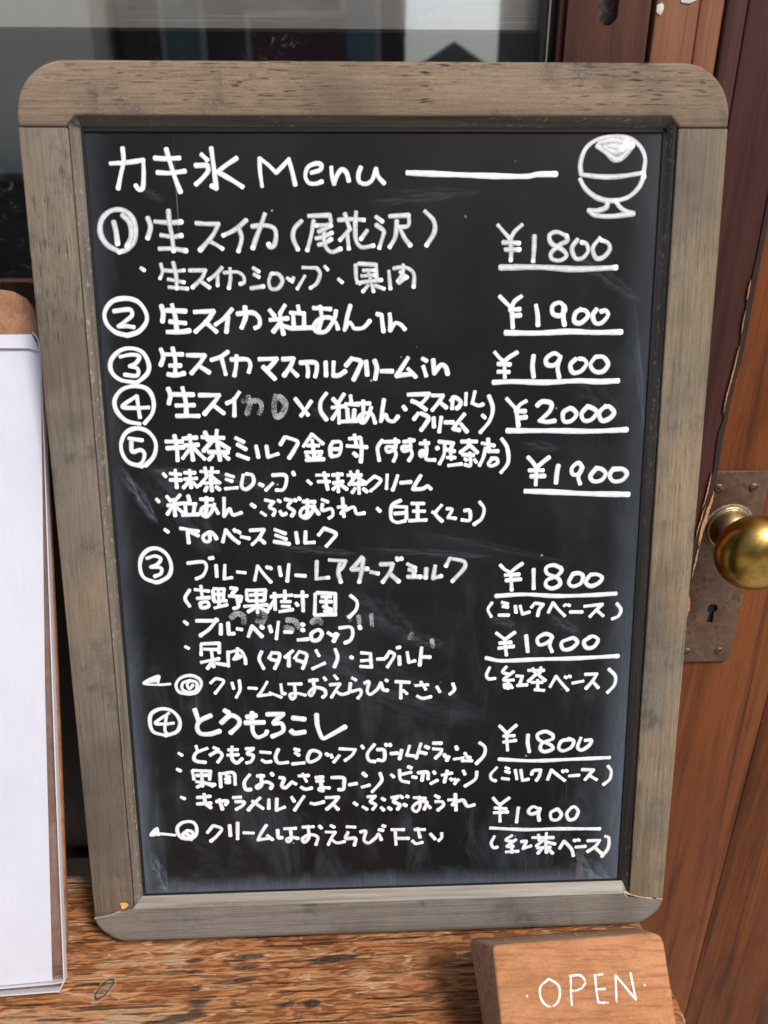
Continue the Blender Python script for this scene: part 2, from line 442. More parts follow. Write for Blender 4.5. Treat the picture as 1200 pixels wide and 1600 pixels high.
def glass_mat(name, refl, tint=(1, 1, 1)):
    t = NT(name)
    tr = t.new('ShaderNodeBsdfTransparent'); tr.inputs[0].default_value = (*tint, 1)
    gl = t.new('ShaderNodeBsdfGlossy'); gl.inputs[0].default_value = (1, 1, 1, 1); gl.inputs[1].default_value = .02
    fr = t.new('ShaderNodeLayerWeight'); fr.inputs[0].default_value = .35
    f = t.math('ADD', refl, t.math('MULTIPLY', fr.outputs['Fresnel'], .35), clamp=True)
    # dirt
    nz = t.noise(t.coord((240, 240, 240)), 1, 5, .7)
    nb = t.noise(t.coord((14, 14, 14)), 1, 3, .6)
    df = t.new('ShaderNodeBsdfDiffuse'); df.inputs[0].default_value = (.5, .5, .47, 1)
    ms = t.new('ShaderNodeMixShader'); t.put(ms.inputs[0], f); t.l.new(tr.outputs[0], ms.inputs[1]); t.l.new(gl.outputs[0], ms.inputs[2])
    m2 = t.new('ShaderNodeMixShader')
    t.put(m2.inputs[0], t.math('MULTIPLY', t.math('MULTIPLY', t.step(nz, .55, .75), t.step(nb, .45, .7)), .16))
    t.l.new(ms.outputs[0], m2.inputs[1]); t.l.new(df.outputs[0], m2.inputs[2])
    t.l.new(m2.outputs[0], t.out.inputs[0])
    return t.m

def film_mat():
    t = NT('scratched window film')
    tr = t.new('ShaderNodeBsdfTransparent')
    gl = t.new('ShaderNodeBsdfGlossy'); gl.inputs[1].default_value = .05
    df = t.new('ShaderNodeBsdfDiffuse')
    s1 = t.noise(t.coord((4, 1, 620), (0, R(9), 0)), 1, 2, .6)
    s2 = t.noise(t.coord((3, 1, 420), (0, R(15), 0), (3, 0, 1)), 1, 2, .6)
    s3 = t.noise(t.coord((4, 1, 520), (0, R(3), 0), (1, 0, 4)), 1, 2, .6)
    reg = t.step(t.noise(t.coord((13, 1, 9)), 1, 2, .5), .38, .6)
    sc = t.math('MULTIPLY', t.math('MAXIMUM', t.math('MAXIMUM', t.step(s1, .6, .68), t.step(s2, .62, .69)), t.step(s3, .62, .7)), reg)
    cl = t.noise(t.coord((60, 1, 60)), 1, 4, .6)
    df.inputs[0].default_value = (.72, .69, .64, 1)
    m1 = t.new('ShaderNodeMixShader'); m1.inputs[0].default_value = .90
    t.l.new(tr.outputs[0], m1.inputs[1]); t.l.new(gl.outputs[0], m1.inputs[2])
    m2 = t.new('ShaderNodeMixShader')
    t.put(m2.inputs[0], t.math('ADD', t.math('ADD', .20, t.math('MULTIPLY', cl, .25)), t.math('MULTIPLY', sc, .55), clamp=True))
    t.l.new(m1.outputs[0], m2.inputs[1]); t.l.new(df.outputs[0], m2.inputs[2])
    t.l.new(m2.outputs[0], t.out.inputs[0])
    return t.m

def sleeve_mat():
    t = NT('clear plastic')
    tr = t.new('ShaderNodeBsdfTransparent'); tr.inputs[0].default_value = (.97, .97, .985, 1)
    gl = t.new('ShaderNodeBsdfGlossy'); gl.inputs[1].default_value = .16
    nz = t.noise(t.coord((35, 12, 1)), 1, 3, .6, 1)
    t.l.new(t.bump(nz, .25, .004), gl.inputs['Normal'])
    m1 = t.new('ShaderNodeMixShader'); m1.inputs[0].default_value = .035
    t.l.new(tr.outputs[0], m1.inputs[1]); t.l.new(gl.outputs[0], m1.inputs[2])
    df = t.new('ShaderNodeBsdfDiffuse'); df.inputs[0].default_value = (.8, .78, .84, 1)
    m2 = t.new('ShaderNodeMixShader')
    t.put(m2.inputs[0], t.math('ADD', .012, t.math('MULTIPLY', t.step(nz, .5, .8), .05)))
    t.l.new(m1.outputs[0], m2.inputs[1]); t.l.new(df.outputs[0], m2.inputs[2])
    t.l.new(m2.outputs[0], t.out.inputs[0])
    return t.m

SMEARS = [(-0.1339,0.2851,0.0213,0.0046,-59.4,0.55), (-0.1158,0.2990,0.0148,0.0030,1.8,0.30), (-0.1103,0.2764,0.0372,0.0139,-52.7,0.16), (-0.0773,0.2932,0.0205,0.0046,-12.4,0.25), (-0.0353,0.2520,0.0269,0.0033,-5.6,0.25), (0.0294,0.2493,0.0436,0.0030,-4.2,0.22), (0.0201,0.4419,0.0281,0.0030,4.6,0.16), (0.0319,0.4455,0.0300,0.0033,-0.1,0.10), (0.0275,0.1951,0.0144,0.0053,-7.3,0.20), (0.0730,0.2065,0.0095,0.0040,-14.8,0.25), (0.1094,0.2043,0.0131,0.0046,-28.0,0.25), (0.0030,0.2105,0.0301,0.0132,-34.3,0.14), (0.1222,0.3378,0.0223,0.0099,-32.8,0.10), (0.0924,0.3103,0.0128,0.0040,-6.4,0.18), (0.1251,0.2953,0.0131,0.0026,-15.8,0.16), (-0.1151,0.4441,0.0066,0.0033,153.8,0.20), (0.1245,0.4021,0.0284,0.0053,-32.3,0.16), (0.1518,0.3179,0.0891,0.0033,-81.0,0.22), (0.0668,0.2520,0.0528,0.0033,-12.1,0.10), (-0.0245,0.3287,0.0188,0.0046,-14.7,0.15), (-0.0003,0.1681,0.0866,0.0198,-18.8,0.12), (0.1345,0.0380,0.0222,0.0086,-41.8,0.50), (-0.1383,0.0455,0.0167,0.0053,-74.4,0.60), (0.0860,0.1496,0.0310,0.0231,-124.4,-0.85), (-0.0899,0.1418,0.0367,0.0149,-11.9,-0.80), (-0.0554,0.1303,0.0672,0.0099,-7.9,-0.50), (-0.0072,0.2815,0.0445,0.0198,-17.1,-0.60)]
KNOT = (-0.1682, -0.0250, 0.0000)
STAINS = [(-0.0841,-0.0074,0.0136,0.0026,0.80), (-0.0848,-0.0141,0.0110,0.0017,0.80), (-0.0892,-0.0225,0.0155,0.0020,0.70), (-0.0305,-0.0107,0.0183,0.0030,0.85), (-0.1172,-0.0083,0.0072,0.0021,0.80), (-0.1097,-0.0349,0.0098,0.0034,0.85), (-0.0582,-0.0384,0.0068,0.0019,0.70), (-0.0431,-0.0382,0.0060,0.0030,0.90), (-0.1105,-0.0405,0.0075,0.0030,0.80), (-0.1196,-0.0435,0.0148,0.0029,0.80), (-0.1300,-0.0460,0.0148,0.0029,0.70), (-0.0897,-0.0353,0.0030,0.0027,0.60), (-0.1174,-0.0158,0.0055,0.0016,0.70), (-0.1134,-0.0267,0.0046,0.0016,0.60), (-0.0930,-0.0481,0.0221,0.0014,0.50)]
BZ = -.0042      # bench top

# ================================================================ THE SETTING
def plane_grid(name, x0, x1, y0, y1, z, mat):
    bm = bmesh.new()
    vs = [bm.verts.new(p) for p in ((x0, y0, z), (x1, y0, z), (x1, y1, z), (x0, y1, z))]
    bm.faces.new(vs)
    return link(name, bm, mat)
pv = plane_grid('pavement', -40, 40, -60, 2.6, -.75, plain('pavement', (.42, .41, .385), .85, .15, 6))
tag(pv, kind='structure')

# shop interior behind the glass: a dark room, open at the window
bm = bmesh.new()
a, b = (-1.2, .20, -.749), (1.2, 2.4, 1.7)
box(bm, a, b)
bm.faces.ensure_lookup_table()
for f in list(bm.faces):
    if f.calc_center_median().y < .21: bm.faces.remove(f)
ri = link('shop_interior', bm, plain('dark room', (.03, .028, .026), .8, .2, 3), recalc=False)
tag(ri, kind='structure')

# ---- street across the way (seen only as a reflection in the glass)
M['stucco'] = plain('cream stucco', (.92, .84, .66), .8, .04, 3)
M['dark_timber'] = plain('dark timber', (.045, .036, .034), .6, .35, 5)
M['grey_wall'] = plain('grey rendered wall', (.30, .30, .28), .8, .1, 2)
M['roof'] = plain('slate roof', (.09, .10, .095), .6, .2, 4)
M['pane_dark'] = plain('house window pane', (.10, .14, .15), .15, .1, 2)
M['teal'] = plain('teal shutter paint', (.075, .12, .12), .5, .1, 8)
M['red_cloth'] = plain('red awning cloth', (.085, .036, .034), .8, .3, 6)

def house(name, label, x0, x1, y, depth, h, roof_h, mat, wins=(), extra=()):
    t = thing(name, label, 'building', ((x0 + x1) / 2, y, -.75))
    hw = (x1 - x0) / 2
    bm = bmesh.new(); box(bm, (-hw, -depth, .002), (hw, 0, h)); link('wall', bm, mat, t)
    bm = bmesh.new()
    o = .25
    prism(bm, [(-hw - o, h + .01), (hw + o, h + .01), (0, h + roof_h)], lambda u, v: (u, o, v), lambda u, v: (u, -depth - o, v))
    link('roof', bm, M['roof'], t)
    for (u, v, ww, hh, mm) in wins:
        bm = bmesh.new(); box(bm, (u - ww / 2, .002, v), (u + ww / 2, .05, v + hh)); wf = link('window', bm, M['grey_wall'], t)
        bm = bmesh.new(); box(bm, (u - ww / 2 + .06, .051, v + .06), (u + ww / 2 - .06, .07, v + hh - .06)); link('pane', bm, mm, wf)
    return t
house('stucco_house', 'tall cream stucco house across the street, reflected at the left of the glass', -9.2, -2.75, -9.0, 5, 6.0, 1.6, M['stucco'], [(-1.2, 3.6, .9, 1.2, M['pane_dark']), (-2.6, 3.6, .9, 1.2, M['pane_dark'])])
th = house('timber_house', 'dark timber house across the street with teal shutter and red awning', -2.6, .62, -9.6, 5, 5.2, 1.2, M['dark_timber'], [(-.9, 1.9, .5, 1.1, M['teal']), (.4, 2.0, 1.2, .7, M['red_cloth']), (1.1, 1.5, .45, 1.4, M['pane_dark'])])
house('gabled_cottage', 'small far cottage with a dark pointed gable, reflected in the glass', .9, 5.0, -25, 6, 2.9, 1.35, M['grey_wall'], [(0, 1.2, .8, 1.1, M['pane_dark'])])
house('grey_house', 'grey rendered house across the street beside the sky gap', 2.45, 8.5, -9.2, 5, 5.0, 1.3, M['dark_timber'], [(-1.9, 1.6, 1.0, 1.3, M['pane_dark'])])
# low garden wall in front of the stucco house
gw = thing('garden_wall', 'low dark garden wall with a coping in front of the cream stucco house', 'wall', (-4.8, -8.35, -.748))
bm = bmesh.new(); box(bm, (-1.9, -.12, 0), (1.9, .12, .98)); link('wall_body', bm, plain('dark render', (.055, .055, .048), .9, .25, 4, .05), gw)
bm = bmesh.new(); box(bm, (-1.95, -.17, .983), (1.95, .17, 1.06)); bevel(link('coping', bm, plain('coping stone', (.12, .115, .10), .9, .2, 5, .05), gw), .015, 2)

# ================================================================ SHOP FRONT
YW, YD, YG = .132, .168, .142
M['stile'] = painted_wood('sash paint', (.058, .020, .014), (.024, .010, .008), (.088, .035, .023), .6, 1, 2.0, .25, (.42, .20, .07), .18)
M['jamb'] = painted_wood('jamb stain', (.150, .058, .030), (.075, .027, .015), (.19, .080, .042), .6, 1, 5.0, .12, (.30, .13, .06), .2)
M['post'] = painted_wood('post paint', (.042, .0150, .0130), (.018, .007, .007), (.058, .022, .018), .6, 1, 9.0, .12, (.20, .10, .07), .12)
M['door'] = painted_wood('door varnish', (.112, .0315, .0092), (.030, .0085, .0033), (.165, .050, .0145), .55, .8, 12.0, .0, gloss=.16)
M['wall_dark'] = painted_wood('wall paint dark', (.020, .009, .008), (.008, .005, .005), (.03, .013, .011), .6, 1, 15.0)
M['bare'] = plain('bare splintered wood', (.42, .205, .09), .75, .45, 500)
M['black'] = plain('black recess', (.004, .004, .004), .8)

# -- the window beside the door
win = thing('shop_window', 'dark sliding sash window with scratched glass behind the blackboard', 'window', (0, YW, .36))
def wpart(name, a, b, mat, parent=win, bv=.0012):
    bm = bmesh.new(); box(bm, [a[i] - (0, YW, .36)[i] for i in range(3)], [b[i] - (0, YW, .36)[i] for i in range(3)])
    o = link(name, bm, mat, parent)
    if bv: bevel(o, bv, 2)
    return o
# sash stile with a sunk finger pull: outline with a slot-shaped hole
bm = bmesh.new()
x0, x1 = .1003 , .1432
sx, sr, sz0, sz1 = .1213, .0052, .5165, .556
slot = arc(sx, sz0, sr, 180, 360, 12) + arc(sx, sz1, sr, 0, 180, 12)
outer = [(x0, -.30), (x1, -.30), (x1, .80), (x0, .80)]
W0 = Vector((0, YW, .36))
fv = lambda p, y: bm.verts.new(Vector((p[0], y, p[1])) - W0)
ov = [fv(p, YW) for p in outer]; iv = [fv(p, YW) for p in slot]; dv = [fv(p, YW + .007) for p in slot]
eds = [bm.edges.new((ov[i], ov[(i + 1) % 4])) for i in range(4)] + [bm.edges.new((iv[i], iv[(i + 1) % len(iv)])) for i in range(len(iv))]
bmesh.ops.triangle_fill(bm, use_beauty=True, edges=eds)
for i in range(len(iv)):
    j = (i + 1) % len(iv); bm.faces.new((iv[i], iv[j], dv[j], dv[i]))
bv_ = [fv(p, YW + .04) for p in outer]
for i in range(4):
    j = (i + 1) % 4; bm.faces.new((ov[i], ov[j], bv_[j], bv_[i]))
stile = link('sash_stile', bm, M['stile'], win)
bm = bmesh.new()
bm.faces.new([bm.verts.new(Vector((p[0], YW + .0068, p[1])) - W0) for p in slot])
t = NT('pull recess'); nn = t.noise(t.coord((330, 330, 330)), 1, 5, .7)
link('finger_pull', bm, t.fin(t.mix(t.step(nn, .4, .7), (.03, .018, .014), (.12, .09, .075)), .35, t.bump(nn, .9, .003)), stile)
wpart('glazing_bead', (.0968, YW + .003, .37), (.1000, YW + .02, .80), M['stile'], stile, .0006)
wpart('glazing_channel', (.0885, YW + .008, .37), (.0966, YW + .03, .80), plain('channel', (.012, .011, .011), .4), stile, .0006)
wpart('glazing_strip', (.0922, YW + .0068, .37), (.0930, YW + .0079, .80), plain('strip', (.16, .15, .13), .4), stile, 0)
wpart('bottom_rail', (-.90, YW, .300), (.1000, YW + .03, .368), M['stile'])
gp = wpart('glass_pane', (-.90, YG, .368), (.0890, YG + .004, .80), glass_mat('window glass', .18), win, 0)
fp = wpart('window_film', (-.90, YG + .0055, .5112), (.0884, YG + .0063, .80), film_mat(), win, 0)
wpart('meeting_rail', (-.90, YG + .0058, .5098), (.0884, YG + .0068, .5110), plain('film edge', (.02, .02, .02), .5), win, 0)

# -- wall below the window
bm = bmesh.new()
box(bm, (-1.2, YW + .003, -.748), (.1452, YW + .05, -.075)); box(bm, (-1.2, YW + .012, -.073), (.1452, YW + .06, .298))
wl_ = link('shop_wall', bm, M['wall_dark']); tag(wl_, 'dark painted boarded wall under the shop window, behind the bench', 'wall')

# -- door frame: stained jamb board and dark moulded post
df_ = thing('door_frame', 'brown jamb board with a dark chipped moulding beside the door', 'door frame', (0, YW, -.748))
D0 = Vector((0, YW, -.748))
def dpart(name, a, b, mat, parent=df_, bv=.001):
    bm = bmesh.new(); box(bm, Vector(a) - D0, Vector(b) - D0)
    o = link(name, bm, mat, parent)
    if bv: bevel(o, bv, 2)
    return o
dpart('jamb_board', (.1460, YW, -.748), (.1688, YW + .05, .80), M['jamb'])
dpart('jamb_board', (.1691, YW + .0004, -.748), (.1821, YW + .05, .80), M['jamb'])
dpart('gap_strip', (.1436, YW + .03, -.748), (.1459, YW + .05, .80), M['black'], bv=0)
# dark moulding: two strips, the outer with a chipped edge
dpart('dark_moulding', (.1824, YW - .0016, -.748), (.1934, YW + .05, .80), M['post'], bv=.0012)
edge = [(.2268, -.748), (.2240, .10), (.2237, .1566), (.2215, .1803), (.2216, .188), (.2221, .195), (.2219, .2035), (.2224, .2095), (.2222, .2178), (.2232, .226), (.2238, .2331), (.2250, .241), (.2256, .2476), (.2257, .256), (.2260, .2623), (.2255, .276), (.2252, .2889), (.2258, .297), (.2255, .3097), (.2262, .3204), (.2271, .333), (.2275, .3445), (.2272, .37), (.2270, .397), (.2268, .80)]
bm = bmesh.new()
prism(bm, [(.1938, -.748)] + edge + [(.1938, .80)], lambda u, v: Vector((u, YW - .001, v)) - D0, lambda u, v: Vector((u, YD + .004, v)) - D0)
mo = link('dark_moulding', bm, M['post'], df_); bevel(mo, .0009, 2, 50)
# shallow bead along its edge
bm = bmesh.new()
be = [(e[0] - .0042 - .0006 * math.sin(i * 2.1), e[1]) for i, e in enumerate(edge)]
ins = [(e[0] - .0011, e[1]) for e in edge]
prism(bm, be + ins[::-1], lambda u, v: Vector((u, YW - .0018, v)) - D0, lambda u, v: Vector((u, YW + .004, v)) - D0)
link('edge_bead', bm, plain('bead paint', (.022, .010, .009), .45, .3, 120), mo)
# splinters where the paint has come away
def sliver(pts):
    bm = bmesh.new()
    prism(bm, pts, lambda u, v: Vector((u, YW - .0024, v)) - D0, lambda u, v: Vector((u, YW + .006, v)) - D0)
    o = link('bare_wood_chip', bm, M['bare'], mo); o['label'] = 'pale splintered chip along the dark edge'
def poly(zs, l, r): return [(r(z), z) for z in zs] + [(l(z), z) for z in reversed(zs)]
def edge_x(z):
    for (xa, za), (xb, zb) in zip(edge, edge[1:]):
        if za <= z <= zb: return xa + (xb - xa) * (z - za) / (zb - za)
    return edge[-1][0]
def lin(a, b, n): return [a + (b - a) * i / n for i in range(n + 1)]
rj = random.Random(5)
def chip(z0, z1, off, wd, n=14):
    zs = lin(z0, z1, n)
    L, Rr = [], []
    for i, z in enumerate(zs):
        k = math.sin(math.pi * i / n) ** .6
        c = edge_x(z) - off + rj.uniform(-.00015, .00015)
        wv = wd * max(k, .12) * rj.uniform(.8, 1.05)
        L.append((c - wv / 2, z)); Rr.append((c + wv / 2, z))
    sliver(Rr + L[::-1])
chip(.205, .2476, .0006, .0026, 18)
chip(.182, .212, .0004, .0012)
chip(.236, .262, .0050, .0008)
chip(.214, .238, .0036, .0007)
chip(.302, .345, .0045, .0008, 20)
chip(.372, .384, .0050, .0006, 8)
chip(.352, .366, .0047, .0005, 8)
chip(.150, .168, .0010, .0030, 10)
# dried paint drops on the jamb
def blob(u, v, r1, r2):
    bm = bmesh.new()
    pts = [(u + math.cos(a) * r1 * rj.uniform(.75, 1.1), v + math.sin(a) * r2 * rj.uniform(.75, 1.1)) for a in [k * .45 for k in range(14)]]
    prism(bm, pts, lambda p, q: Vector((p, YW - .0004, q)) - D0, lambda p, q: Vector((p, YW + .002, q)) - D0)
    link('paint_drop', bm, plain('dried plaster', (.5, .46, .43), .8, .3, 400), df_)
blob(.1482, .5188, .0019, .0028); blob(.1619, .5227, .0042, .0014)

# -- the door
door = thing('shop_door', 'orange brown varnished wooden door with brass knob', 'door', (.2, YD, -.745))
O0 = Vector((.2, YD, -.745))
def opart(name, a, b, mat, parent=door, bv=.0008):
    bm = bmesh.new(); box(bm, Vector(a) - O0, Vector(b) - O0)
    o = link(name, bm, mat, parent)
    if bv: bevel(o, bv, 2)
    return o
opart('door_plank', (.195, YD, -.745), (.3228, YD + .035, 1.0), M['door'])
d2 = opart('door_plank', (.3236, YD + .0008, -.745), (.62, YD + .035, 1.0), M['door'])
opart('plank_joint', (.3226, YD + .004, -.745), (.3238, YD + .03, 1.0), M['black'], bv=0)
M['plate'] = metal('aged bronze plate', (.10, .055, .036), (.17, .105, .072), .40, .2, .6, (.03, .02, .015), .7, 60, (.17, .125, .09))
M['screw'] = metal('dull screw', (.16, .125, .075), (.10, .075, .05), .4, .2, .8, (.04, .03, .02), .6, 300)
M['verdigris'] = metal('verdigris ring', (.20, .19, .14), (.12, .10, .07), .6, .2, .3, (.05, .04, .03), .6, 220)
M['brass'] = metal('polished brass', (.47, .31, .085), (.36, .23, .06), .24, .14, 1.0, (.14, .08, .03), .35, 60)
M['brass_old'] = metal('dull brass', (.24, .175, .085), (.30, .235, .125), .32, .2, 1.0, (.05, .045, .03), .55, 90)
# key plate with rounded corners and a keyhole cut through
def rrect(x0, x1, z0, z1, r):
    return arc(x1 - r, z0 + r, r, -90, 0, 5) + arc(x1 - r, z1 - r, r, 0, 90, 5) + arc(x0 + r, z1 - r, r, 90, 180, 5) + arc(x0 + r, z0 + r, r, 180, 270, 5)
kx, kz = .2598, .1345
hole = arc(kx, kz, .0041, -62, 242, 14) + [(kx - .0025, .1215), (kx + .0025, .1215)]
bm = bmesh.new()
pl = rrect(.2375, .2818, .0855, .2478, .0025)
f1 = lambda p, y: bm.verts.new(Vector((p[0], y, p[1])) - O0)
A = [f1(p, YD - .0028) for p in pl]; H = [f1(p, YD - .0028) for p in hole]; B = [f1(p, YD - .0002) for p in pl]; G = [f1(p, YD - .0002) for p in hole]
eds = [bm.edges.new((A[i], A[(i + 1) % len(A)])) for i in range(len(A))] + [bm.edges.new((H[i], H[(i + 1) % len(H)])) for i in range(len(H))]
bmesh.ops.triangle_fill(bm, use_beauty=True, edges=eds)
for P_, Q_ in ((A, B), (H, G)):
    for i in range(len(P_)):
        j = (i + 1) % len(P_); bm.faces.new((P_[i], P_[j], Q_[j], Q_[i]))
plate = link('key_plate', bm, M['plate'], door); bevel(plate, .0009, 2, 50)
bm = bmesh.new()
prism(bm, [(kx - .0048, .1210), (kx + .0048, .1210), (kx + .0048, .1394), (kx - .0048, .1394)], lambda u, v: Vector((u, YD - .0008, v)) - O0, lambda u, v: Vector((u, YD - .0001, v)) - O0)
link('keyhole', bm, M['black'], plate)
def screw(x, z, ang):
    bm = bmesh.new()
    lathe(bm, [(-.001, .0036), (.0026, .0036), (.0034, .0030), (.0037, .0016)], Vector((x, YD, z)) - O0, (0, -1, 0), (0, 0, 1), 24)
    o = link('screw', bm, M['screw'], plate); bevel(o, .0003, 1)
    bm = bmesh.new()
    c, s = math.cos(ang), math.sin(ang)
    q = [(x + c * a * .0031 - s * b * .0005, z + s * a * .0031 + c * b * .0005) for a, b in ((-1, -1), (1, -1), (1, 1), (-1, 1))]
    prism(bm, q, lambda u, v: Vector((u, YD - .00385, v)) - O0, lambda u, v: Vector((u, YD - .003, v)) - O0)
    link('screw_slot', bm, M['black'], o)
screw(.2716, .2351, .5); screw(.2462, .2350, -.6); screw(.2722, .0951, .8); screw(.2466, .0951, .2)
KC = (.2593, 0, .2040)
bm = bmesh.new()
lathe(bm, [(.002, .0172), (.0042, .0172), (.0050, .0162), (.0052, .0150), (.0085, .0143), (.0125, .0120), (.0150, .0098), (.0152, .0088), (.0190, .0082), (.026, .0078)],
      Vector((KC[0], YD, KC[2])) - O0, (0, -1, 0), (0, 0, 1), 48)
rose_ring = [(.0024, .0188), (.0031, .0186), (.0034, .0174)]
bm2 = bmesh.new(); lathe(bm2, rose_ring, Vector((KC[0], YD, KC[2])) - O0, (0, -1, 0), (0, 0, 1), 48); link('rose_rim', bm2, M['verdigris'], door, smooth=True)
rose = link('rose', bm, M['brass_old'], door, smooth=True); bevel(rose, .0004, 1, 30)
bm = bmesh.new()
prof = [(.0215, .0080), (.0225, .0115)]
cy, ra, rr = .0430, .0200, .0268
for i in range(1, 25):
    a = -math.pi / 2 + math.pi * i / 25
    prof.append((cy + ra * math.sin(a), max(.0003, rr * math.cos(a) ** .86)))
prof = [p for p in prof if p[0] > .0225 or p[1] <= .0116]
prof.sort()
lathe(bm, prof, Vector((KC[0], YD, KC[2])) - O0, (0, -1, 0), (0, 0, 1), 64)
knob = link('knob', bm, M['brass'], door, smooth=True)
bm = bmesh.new()
lathe(bm, [(-.001, .0022), (.0008, .0022), (.0012, .0014)], Vector((KC[0] - .004, YD - .0195, KC[2] + .0072)) - O0, (-.35, -.2, .9), (0, 1, 0), 16)
link('set_screw', bm, M['brass_old'], rose)

# ================================================================ BENCH
bench = thing('bench', 'weathered orange brown wooden bench plank carrying the blackboard and OPEN sign', 'bench', (0, 0, -.75))
M['bench'] = bench_mat()
N0 = Vector((0, 0, -.75))
bm = bmesh.new()
nx, ny = 240, 110
X0, X1, Y0, Y1 = -.45, .1735, -.26, .060
grid = []
for j in range(ny + 1):
    row = []
    for i in range(nx + 1):
        u = i / nx; v = j / ny
        y = Y0 + (Y1 - Y0) * v
        xr = .1696 + max(0, min(.0046, -y * .11)) + .0012 * mnoise.noise(Vector((0, y * 120, 3))) + .0006 * mnoise.noise(Vector((0, y * 420, 1)))
        xr = max(.168, min(.1765, xr))
        x = X0 + (xr - X0) * u
        z = .00055 * mnoise.noise(Vector((x * 14, y * 120, 0))) + .0004 * mnoise.noise(Vector((x * 30, y * 330, 5)))
        edge_d = min(1, (xr - x) / .004)
        z -= .0035 * (1 - edge_d) ** 2
        z -= .0030 * (1 - min(1, (Y1 - y) / .004)) ** 2
        row.append(bm.verts.new(Vector((x, y, BZ - .0004 + z)) - N0))
    grid.append(row)
for j in range(ny):
    for i in range(nx):
        bm.faces.new((grid[j][i], grid[j][i + 1], grid[j + 1][i + 1], grid[j + 1][i]))
top = link('seat_plank', bm, M['bench'], bench, smooth=True)
# rough sawn right end, front and back edges hang off the top sheet
bm = bmesh.new()
rim = [grid_co for grid_co in [(v.co.copy()) for v in []]]
me = top.data
def co(j, i): return me.vertices[j * (nx + 1) + i].co.copy()
prev = None
for j in range(ny + 1):
    p = co(j, nx)
    col = [bm.verts.new(p)]
    for k in range(1, 9):
        q = p + Vector((.0020 * mnoise.noise(Vector((p.y * 90, k * .9, 2))) + .0016 * k ** .5 * (1 if k < 4 else .8), 0, -.0055 * k))
        col.append(bm.verts.new(q))
    if prev:
        for k in range(8): bm.faces.new((prev[k], col[k], col[k + 1], prev[k + 1]))
    prev = col
link('rough_end', bm, bark_mat(), bench, smooth=True)
for jj in (0, ny):
    bm = bmesh.new()
    prev = None
    for i in range(nx + 1):
        p = co(jj, i); a_ = bm.verts.new(p); b_ = bm.verts.new(p + Vector((0, 0, -.046)))
        if prev: bm.faces.new((prev[0], a_, b_, prev[1]))
        prev = (a_, b_)
    link('plank_edge', bm, M['bench'], bench)
for lx in (-.40, .10):
    bm = bmesh.new(); box(bm, Vector((lx, -.22, -.748)) - N0, Vector((lx + .05, .02, -.0500)) - N0)
    link('leg', bm, M['bench'], bench)
# old nail heads with their dark bleed
for (nx_, ny_) in [(-0.0857,-0.0074), (-0.0852,-0.0145), (-0.0405,-0.0108), (-0.0261,-0.0113), (-0.1158,-0.0158), (-0.0884,-0.0225), (-0.0582,-0.0384), (-0.0431,-0.0382)]:
    bm = bmesh.new()
    lathe(bm, [(-.001, .0011), (.0006, .0011), (.0009, .0006)], Vector((nx_, ny_, BZ - .0006)) - N0, (0, 0, 1), (1, 0, 0), 12)
    link('nail_head', bm, plain('rusty nail', (.035, .028, .025), .6, .3, 500), bench, smooth=True)

# ================================================================ BLACKBOARD
bd = thing('menu_blackboard', 'blackboard menu in a weathered grey brown wood frame with white handwriting', 'blackboard', (0, 0, 0), (R(77), 0, 0))
OL, OR_, OB, OT = -.1788, .1832, 0.0, .5062
IL, IR, IB, IT = -.1545, .1572, .0262, .4808       # opening in the front face
PL, PR, PB, PT = -.1488, .1526, .0312, .4760       # edge of the writing panel
JT, JB = .4755, .0203
TH = .018; PW = -.006
rail_f = lambda u, v: (u, v, 0.0)
rail_b = lambda u, v: (u, v, -TH)
def lip(bm, a, b, c, d): bm.faces.new([bm.verts.new(p) for p in (a, b, c, d)])
rc = .026
bev = []
# top rail, with both rounded corners
bm = bmesh.new()
nt = .0045
pts = [(OL, JT)] + arc(OL + rc, OT - rc, rc, 180, 90, 12) + arc(OR_ - rc, OT - rc, rc, 90, 0, 12) + [(OR_, JT), (IR + .0005, JT), (IR - nt, IT), (IL + nt, IT), (IL, JT)]
prism(bm, pts, rail_f, rail_b)
tr_ = link('top_rail', bm, M['rail_top'], bd); bevel(tr_, .0014, 3, 60)
bm = bmesh.new()
lip(bm, (IL + nt - .0001, IT + .0002, -.0010), (IR - nt + .0001, IT + .0002, -.0010), (PR, PT, PW), (PL, PT, PW))
lip(bm, (IL, JT, -.0004), (IL + nt, IT, -.0010), (PL, PT, PW), (PL - .003, JT, -.003))
lip(bm, (IR - nt, IT, -.0010), (IR, JT, -.0004), (PR + .003, JT, -.003), (PR, PT, PW))
link('frame_lip', bm, M['lip_shaded'], tr_, recalc=False)
# bottom rail
bm = bmesh.new()
rb = .0196
pts = [(OR_ - .0042, JB), (OR_ - .0042, rb)] + arc(OR_ - .0042 - rb, OB + rb - .0, rb, 0, -90, 12)[1:] + arc(OL + rb, OB + rb, rb, 270, 180, 12) + [(OL, JB + .0003)]
pts = [p for i, p in enumerate(pts) if i == 0 or (Vector(p) - Vector(pts[i - 1])).length > 1e-5]
pts += [(IL, IB - .0004), (IL + .004, IB - .0004), (IR - .0045, IB - .0006), (IR - .0008, IB - .004)]
nlow = len(pts) - 4                      # points along the rounded lower outline
low, upper = [Vector(p) for p in pts[:nlow]], pts[nlow:]
RR = .0058
cum = [0.0]
for a_, b_ in zip(low, low[1:]): cum.append(cum[-1] + (b_ - a_).length)
tap = [min(1, .12 + .88 * max(0, min(c_, cum[-1] - c_) / .016)) for c_ in cum]
inn = []
